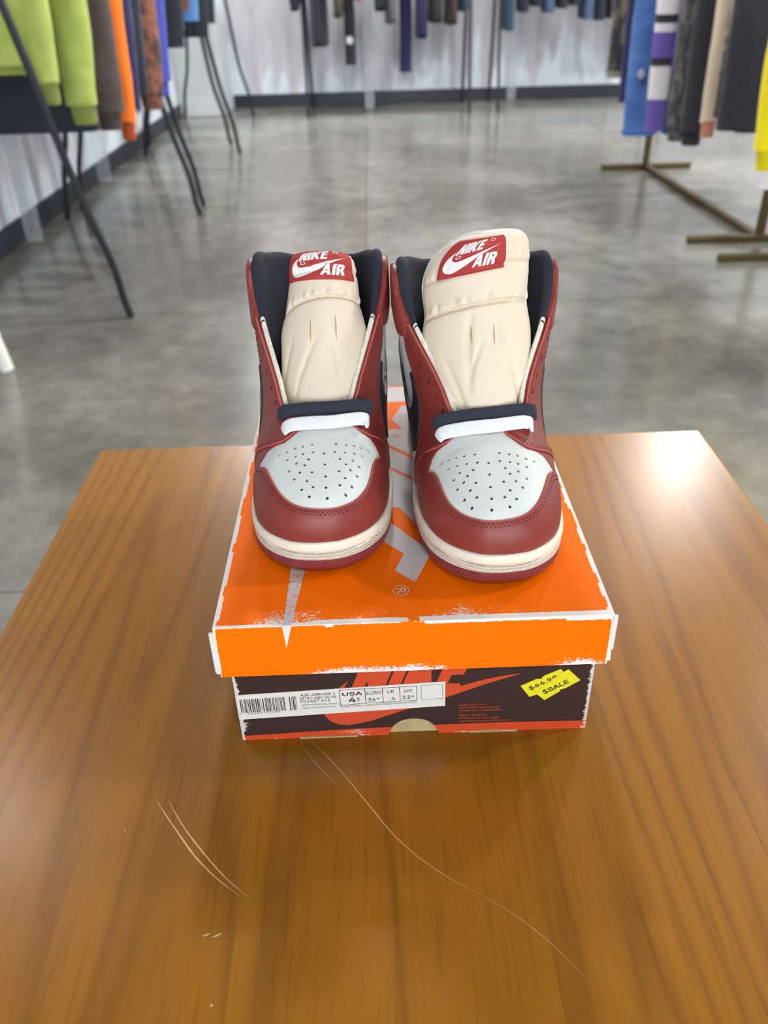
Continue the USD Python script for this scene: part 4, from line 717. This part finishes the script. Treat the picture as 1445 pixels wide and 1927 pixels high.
    topline = LineString(chaikin(dom(CAP)[3:-3], 2, False))
    raw_edge(topline, .0016, tc)
    st = [g for d in (.0024, .0046) for g in [topline.parallel_offset(d, 'right')]]
    st = [x for g in st for x in getattr(g, 'geoms', [g])]
    part('stitching', mir(stitches(st, on_base(.0008), .0015, .0017, .0012, .00048)), 'red_thread', tc, smooth=False, kind='stuff')
    EY = [(.286, 1.0), (.2800, .90), (.2775, .80), (.2765, .71), (.287, .60), (.306, .50), (.330, .38), (.346, .22), (.350, 0), (ty(.098), 0), (ty(.094), .25), (ty(.099), .45), (ty(.112), .60), (ty(.126), .70), (ty(.136), .76), (ty(.1395), .86), (ty(.1395), 1.0)]
    EYL = [(.262, 1.0), (.246, .90), (.238, .83), (.2260, .75), (.2240, .70), (.2380, .60), (.262, .52), (.294, .40), (.318, .25), (.330, 0)] + EY[9:]
    for s in (-1, 1):
        L = [(s * a, b) for a, b in (EY if s > 0 else EYL)]; pl = Polygon(chaikin(dom(L), 1)).buffer(0).intersection(Polygon(dom([(s * .2, 0), (s * .9, 0), (s * .9, 1), (s * .2, 1)])))
        eyes = [(s * ty(y), h) for y, h in ((.0745, .90), (.0855, .885), (.0965, .875), (.1075, .87), (.1185, .87), (.1295, .875))]
        pl2 = pl.difference(shapely.union_all([Point(*dom([e_])[0]).buffer(.0016, 4) for e_ in eyes]))
        ey = add('eyestay', sheet(pl2, on_base(.0014), .0013, .0013, .004, (.0004, .0011), .0026), 'red_leather', smooth=45)
        for e_ in eyes: part('eyelet', mir(sheet(Point(*dom([e_])[0]).buffer(.0019, 5), on_base(.0010), .0002, .001, .003, (), None)), 'hole_dark', ey, smooth=False, label='dark disc in the lace hole, shade put into its colour')  # disc colour stands for the shade inside each lace hole
        c = np.array(pl.exterior.coords)[:-1]; hh = c[:, 1] / LHS; k0 = int(np.argmin(hh + 5 * (abs(c[:, 0]) > ty(.08) * OUT_LEN))); c = np.roll(c, -k0, 0); c = c if abs(c[12, 0]) < abs(c[-12, 0]) else c[::-1]; fr_ = (np.abs(c[:, 0]) / OUT_LEN < ty(.0925)) & (c[:, 1] / LHS > .03); cut = np.where(~fr_)[0]; cut = cut[cut > 5]; raw_edge(LineString(c[1:cut[0]]), .0022, ey)
        thr = np.linspace(ty(.058), ty(.133), 60); raw_edge(LineString(np.c_[s * thr * OUT_LEN, np.full(60, LHS * .999)]), .0022, ey, .0008)
        lines = []
        for d in (.0022, .0040):
            r = pl.buffer(-d); r = max(getattr(r, 'geoms', [r]), key=lambda g: g.area).exterior; c = np.array(r.coords); keep = (c[:, 1] / LHS > .05); lines += [LineString(c[a]) for a in np.split(np.arange(len(c)), np.where(~keep)[0]) if keep[a].sum() > 2 for a in [a[keep[a]]]]
        part('stitching', mir(stitches(lines, on_base(.0014), .0013, .0017, .0010, .00040)), 'red_thread', ey, smooth=False, kind='stuff')
    for s, L in sides([(ty(.134), 1), (ty(.1345), .87), (ty(.146), .77), (ty(.17), .74), (ty(.215), .74), (1, .70), (1, 1)]).items():
        add('ankle_panel', sheet(Polygon(dom(L)).buffer(0), on_base(.0012), .0024, .0014, .004, (.0005, .0014), .003), 'red_leather', smooth=45)
    for s, L in sides([(1, 0), (1, .62), (ty(.246), .60), (ty(.228), .46), (ty(.207), .22), (ty(.200), 0)]).items(): add('heel_counter', sheet(Polygon(chaikin(dom(L), 1)).buffer(0), on_base(.0006), .0016, .0016, .004, (.0005, .0012), .002), 'red_leather', smooth=45)
    # swoosh-shaped side emblem, drawn in side view
    t3, h3 = np.meshgrid(np.linspace(.3, .99, 200), np.linspace(.02, .98, 70), indexing='ij'); G3 = base_raw(t3, h3); J = LinearNDInterpolator(G3[..., 1:].reshape(-1, 2), np.c_[t3.ravel(), h3.ravel()])
    sp = np.array(swoosh_poly().exterior.coords)[:-1]; sp = J(np.c_[.098 + sp[:, 0] * .146, .036 + sp[:, 1] * .094]); sp = sp[~np.isnan(sp[:, 0])]
    for s in (-1, 1): add('side_emblem', sheet(Polygon(dom(sp * [s, 1])).buffer(0), on_base(.0022), .0012, .0012, .003, (.0004, .001), .003), 'black_leather', smooth=45, label='black curved emblem on the side')
    # ---- linings: rolled rim and inner face
    def lining(t0, t1, n, thf, depth, rough=0, seed=0):
        out = []
        for s in (-1, 1):
            t = np.linspace(t0, t1, n); th = thf(t)[:, None]; P, N = base_pn(s * t, np.ones(n)); hd = base_pn(s * t, np.full(n, .97))[0]; V = P - hd; V /= np.linalg.norm(V, axis=1, keepdims=True)
            rows = []; jag = (meshkit.noise(np.c_[t * 330, 0 * t, 0 * t + seed + s], 4)[:, None] - .4) * rough
            for a in np.linspace(0, math.pi, 9): rows.append(P - N * th * (1 - math.cos(a)) / 2 + V * (th * .62 * math.sin(a) + jag * math.sin(a)))
            for h in np.linspace(.97, depth, 14):
                p, nn = base_pn(s * t, np.full(n, h)); rows.append(p - nn * th * (1 + .25 * math.sin((1 - h) / (1 - depth) * math.pi)))
            R = np.array(rows); m = trimesh.Trimesh(R.reshape(-1, 3), grid_faces(len(rows), n), process=False); out.append(m)
        return out
    add('throat_lining', lining(ty(.0555), ty(.131), 120, lambda t: np.interp(t, [ty(.055), ty(.07), ty(.131)], [.0014, .0030, .0034]), .35, .0013, 1), 'white_raw', smooth=True, label='frayed off-white lining along the lace edge')
    add('collar_lining', lining(ty(.1285), 1, 150, lambda t: np.interp(t, [ty(.128), ty(.140), ty(.165), 1], [.0030, .0055, .0075, .0085]), .18), 'navy_lining', smooth=True, label='padded dark navy collar lining')
    a = np.linspace(-1, 1, 161); B = base_raw(a, np.full(161, .12)); add('insole', sheet(Polygon(B[:, :2]).buffer(-.003), lambda p: (np.c_[p, np.interp(p[:, 1], [0, .26], [.030, .036])], np.tile([0, 0, 1.], (len(p), 1))), .001, .004, .01, (.001,), None), 'insole_dark')
    # ---- tongue (not mirrored: each one sits its own way)
    K = np.array(tongue['rows']); vk = K[:, 0]; fx, fyy, fz, fw_, fr = [PchipInterpolator(vk, K[:, i]) for i in range(1, 6)]
    seams, crease = tongue['seams'], tongue['creases']
    def mid(u, v):
        v = np.clip(v, 0, 1); hw = fw_(v); r = fr(v); c = np.stack([fx(v), fyy(v), fz(v)], -1); e = 1e-3; d = np.stack([f(np.minimum(v + e, 1)) - f(np.maximum(v - e, 0)) for f in (fyy, fz)], -1); d = np.concatenate([0 * d[..., :1], d], -1); d /= np.linalg.norm(d, axis=-1, keepdims=True)
        X = np.stack([1 + 0 * r, 0 * r, 0 * r], -1); X = X - d * (X * d).sum(-1, keepdims=True); X /= np.linalg.norm(X, axis=-1, keepdims=True); Nn = np.cross(X, d)
        ang = u * tongue['curl']; off = np.sin(ang) / tongue['curl']; back = (1 - np.cos(ang)) / tongue['curl']
        P = c + X * (hw * off * 1.06)[..., None] + d * (hw * off * np.sin(r))[..., None] - Nn * (hw * back)[..., None]; N2 = Nn * np.cos(ang)[..., None] + X * np.sin(ang)[..., None]
        return P, N2
    def puff(u, v):
        f = tongue['thick'] * np.clip(1 - abs(u) ** 3.2, 0, 1) ** .5 * np.clip((1.0 - v) / .05, 0, 1) ** .5 * np.interp(v, [0, .25, .6, 1], [.35, .7, 1, 1])
        for s0, slope, bow, w, dp in seams:
            d = v - (s0 + slope * u - bow * u * u); g = np.exp(-(d / w) ** 2) * (1 - dp * .0); f = f * (1 - dp * np.exp(-(d / w) ** 2)) + tongue['thick'] * .13 * np.exp(-((d - .028) / .024) ** 2) * (np.sin(u * 27 + 5 * v) * .6 + np.sin(u * 43 + 1.3) * .5)
        for (ua, va, ub, vb, w, dp) in crease:
            A, B_ = np.array([ua, va]), np.array([ub, vb]); L = B_ - A; k = np.clip(((u - ua) * L[0] + (v - va) * L[1]) / (L @ L), 0, 1); d = np.hypot((u - ua - k * L[0]), (v - va - k * L[1]) * 2.2); f = f - dp * 1.7 * np.exp(-(d / w) ** 2) * np.sin(np.clip(k, .05, .95) * math.pi) ** .5
        return f + .0006 * (meshkit.noise(np.stack([u * 3.1, v * 6.3, 0 * u + tongue['seed']], -1), 2) - .5)
    def tfn(off):
        def fn(p):
            u, v = p[:, 0], p[:, 1]; P, N = mid(u, v); return P + N * (puff(u, v) + off)[:, None], N
        return fn
    nu, nv = 75, 130; uu, vv = np.linspace(-1, 1, nu), np.linspace(0, 1, nv); U, V = np.meshgrid(uu, vv, indexing='ij'); P, N = mid(U, V); Fp = P + N * puff(U, V)[..., None]; Bp = P - N * (.0030 * np.clip(1 - abs(U) ** 6, 0, 1) ** .5 * np.clip((1 - V) / .03, 0, 1) ** .5)[..., None]
    F = grid_faces(nu, nv); tm = trimesh.Trimesh(np.vstack([Fp.reshape(-1, 3), Bp.reshape(-1, 3)]), np.vstack([F, F[:, ::-1] + nu * nv]), process=False)
    tg = part('tongue', tm, 'cream_nylon', sh, smooth=True, label='padded cream nylon tongue')
    bl = np.vstack([np.c_[np.full(60, -1.0), np.linspace(.25, 1, 60)], np.c_[np.linspace(-1, 1, 40)[1:-1], np.full(38, 1.0)], np.c_[np.full(60, 1.0), np.linspace(1, .25, 60)]])
    Pb, Nb = mid(bl[:, 0], bl[:, 1]); part('binding', tube(Pb, tongue['bind'], 8), 'white_binding', tg, smooth=True, label='white bound edge')
    for sx_, va, vb in tongue['slots']:
        q = Polygon([(sx_ - .004, va), (sx_ - .012, (va + vb) / 2), (sx_ - .004, vb), (sx_ + .004, vb), (sx_ + .010, (va + vb) / 2), (sx_ + .004, va)]); part('lace_slot', sheet(q, tfn(.00018), .0001, .02, .05, (), None), 'slot_thread', tg, smooth=False)
    ls = []
    for s0, slope, bow, w, dp in seams[:1]:
        u = np.linspace(-.86, .86, 60); ls.append(LineString(np.c_[u, s0 + slope * u - bow * u * u]))
    A_ = 1; part('seam_stitching', stitches(ls, tfn(.0004), .0002, .030, .018,   .00035), 'seam_thread', tg, smooth=False, kind='stuff')
    # label: a patch in tongue coordinates; lx runs along it, ly up it
    lu, lv, lw, lh, sl = tongue['label']
    def lab(off):
        g = tfn(0)
        def fn(p):
            u = lu + (p[:, 0] - .5) * lw; v = lv + (p[:, 1] - .5) * lh + (p[:, 0] - .5) * sl; P, N = mid(u, v); f = np.maximum(puff(u, v), tongue['thick'] * .72 * np.clip((1.03 - v) / .06, 0, 1) ** .5); return P + N * (f + off)[:, None], N
        return fn
    tlb = part('tongue_label', sheet(Polygon([(0, 0), (1, 0), (1, 1), (0, 1)]), lab(.0008), .0005, .05, .05, (.02,), .0018), 'label_red', tg, smooth=40, label='red woven label with white lettering')
    wk = affinity.scale(word('NIKE', .08, .26), .150, .30, origin=(0, 0)); wa = affinity.scale(word('AIR', .08, .26), .160, .33, origin=(0, 0)); rot = lambda g, d: affinity.affine_transform(g, [1, 0, math.tan(math.radians(d)), 1, 0, 0])
    em = affinity.affine_transform(swoosh_poly(), [.82, 0, .0, .98, .085, .10])
    g1 = affinity.translate(rot(wk, 9), .22, .57); g2 = affinity.translate(rot(wa, -4), .515, .15)
    for gname, gg in (('emblem', em.difference(shapely.union_all([g1, g2]).buffer(.010))), ('lettering', g1), ('lettering', g2), ('registered_mark', shapely.union_all([affinity.scale(ring_mark(.755, .90, .040, .012), 1, 1.3), affinity.scale(ring_mark(.285, .50, .040, .012), 1, 1.3)]))):
        part(gname, sheet(gg.buffer(0), lab(.00145), .0002, .02, .03, (), .0002), 'label_white', tlb, smooth=50)
    # ---- laces
    def lace(name, pts, m, lab_, wdt=.0044, thk=.0013):
        C = spline(pts, 64); T = np.gradient(C, axis=0); T /= np.linalg.norm(T, axis=1, keepdims=True); W0 = np.array([0, .66, .75]); rings = []
        for i in range(64):
            W = W0 - T[i] * (W0 @ T[i]); W /= np.linalg.norm(W); Nn = np.cross(T[i], W); th = np.linspace(0, 2 * np.pi, 20, endpoint=False); c, s_ = np.cos(th), np.sin(th)
            wj = wdt * (1 + .012 * math.sin(i * 2.1)); rings.append(C[i] + (np.sign(c) * abs(c) ** .7 * wj)[:, None] * W + (np.sign(s_) * abs(s_) ** .8 * thk)[:, None] * Nn)
        part(name, loft(rings), m, sh, smooth=50, label=lab_)
    lace('lace', tongue['lace_dark'], 'lace_navy', 'flat dark navy lace'); lace('lace', tongue['lace_white'], 'lace_white', 'flat white lace')
    return sh
TONGUE_L = dict(rows=[(0, .0015, .056, .0590, .022, 0), (.16, .0025, .0745, .0740, .0275, 0), (.34, .0035, .093, .0985, .0335, 0), (.50, .004, .106, .1180, .0335, 0), (.66, .004, .118, .1350, .0280, .0), (.80, .0042, .1265, .148, .0255, -.01), (.90, .0042, .131, .157, .0240, -.02), (1, .0042, .135, .1640, .0215, -.03)],
                seams=[(.69, .03, .06, .010, .55), (.865, .02, .05, .012, .35)], creases=[(-.55, .22, -.1, .48, .05, .0007), (-.8, .30, -.5, .5, .06, .0006), (.3, .3, .15, .5, .05, .0005)], curl=1.15, thick=.0062, seed=3, bind=.0010, slots=[(-.18, .46, .57), (.22, .47, .59)], label=(-.04, .90, 1.46, .21, .0),
                lace_dark=[(-.0253, .0717, .0758), (-.024, .0714, .0786), (-.0189, .0712, .0809), (.0054, .071, .0823), (.0295, .0733, .0824), (.0343, .0732, .0809), (.0349, .0736, .0772)], lace_white=[(-.0217, .0614, .0706), (-.02, .0615, .0736), (-.0146, .0611, .076), (.0057, .0605, .0773), (.0264, .0646, .0773), (.0315, .0652, .0761), (.0324, .0653, .0722)])
TONGUE_R = dict(rows=[(0, 0, .056, .0590, .021, 0), (.16, .000, .0745, .0755, .0275, .02), (.34, -.001, .092, .104, .0375, .05), (.50, -.002, .104, .1235, .0400, .09), (.64, -.0015, .1125, .1400, .0370, .13), (.78, -.0010, .1195, .1565, .0385, .18), (.87, .0006, .1232, .1685, .0358, .21), (.93, .0024, .1248, .1748, .0295, .18), (.97, .0040, .1258, .1788, .0205, .12), (1, .0050, .1263, .1808, .0090, .05)],
                seams=[(.64, .008, .03, .009, .55), (.81, .0, .03, .012, .35)], creases=[(-.15, .58, -.25, .28, .05, .0012), (.25, .60, .30, .42, .04, .0014), (.30, .42, .75, .18, .06, .0018), (-.55, .40, -.35, .16, .05, .0009), (.0, .46, -.25, .30, .04, .0008)], curl=1.05, thick=.0064, seed=8, bind=.0015, slots=[(.16, .44, .53), (-.14, .46, .54)], label=(-.16, .880, .94, .170, .0),
                lace_dark=[(-.0349, .0714, .0756), (-.0333, .0713, .0785), (-.0272, .0714, .0811), (-.0036, .0721, .0831), (.0223, .0745, .0833), (.0289, .0744, .0818), (.0299, .0746, .0779)], lace_white=[(-.0334, .0643, .0717), (-.0318, .0642, .0747), (-.0248, .0638, .077), (-.0038, .064, .0786), (.0194, .0671, .0786), (.025, .0675, .0773), (.0263, .0673, .0731)])
ZS = TZ + BH + .0002
make_sneaker('left red and white high-top sneaker on the box, with the shorter upright tongue', False, (-.0425, .410, ZS), -.015, .0018, TONGUE_L)
make_sneaker('right red and white high-top sneaker on the box, with the taller tilted tongue', True, (.0724, .392, ZS), .055, .0090, TONGUE_R)
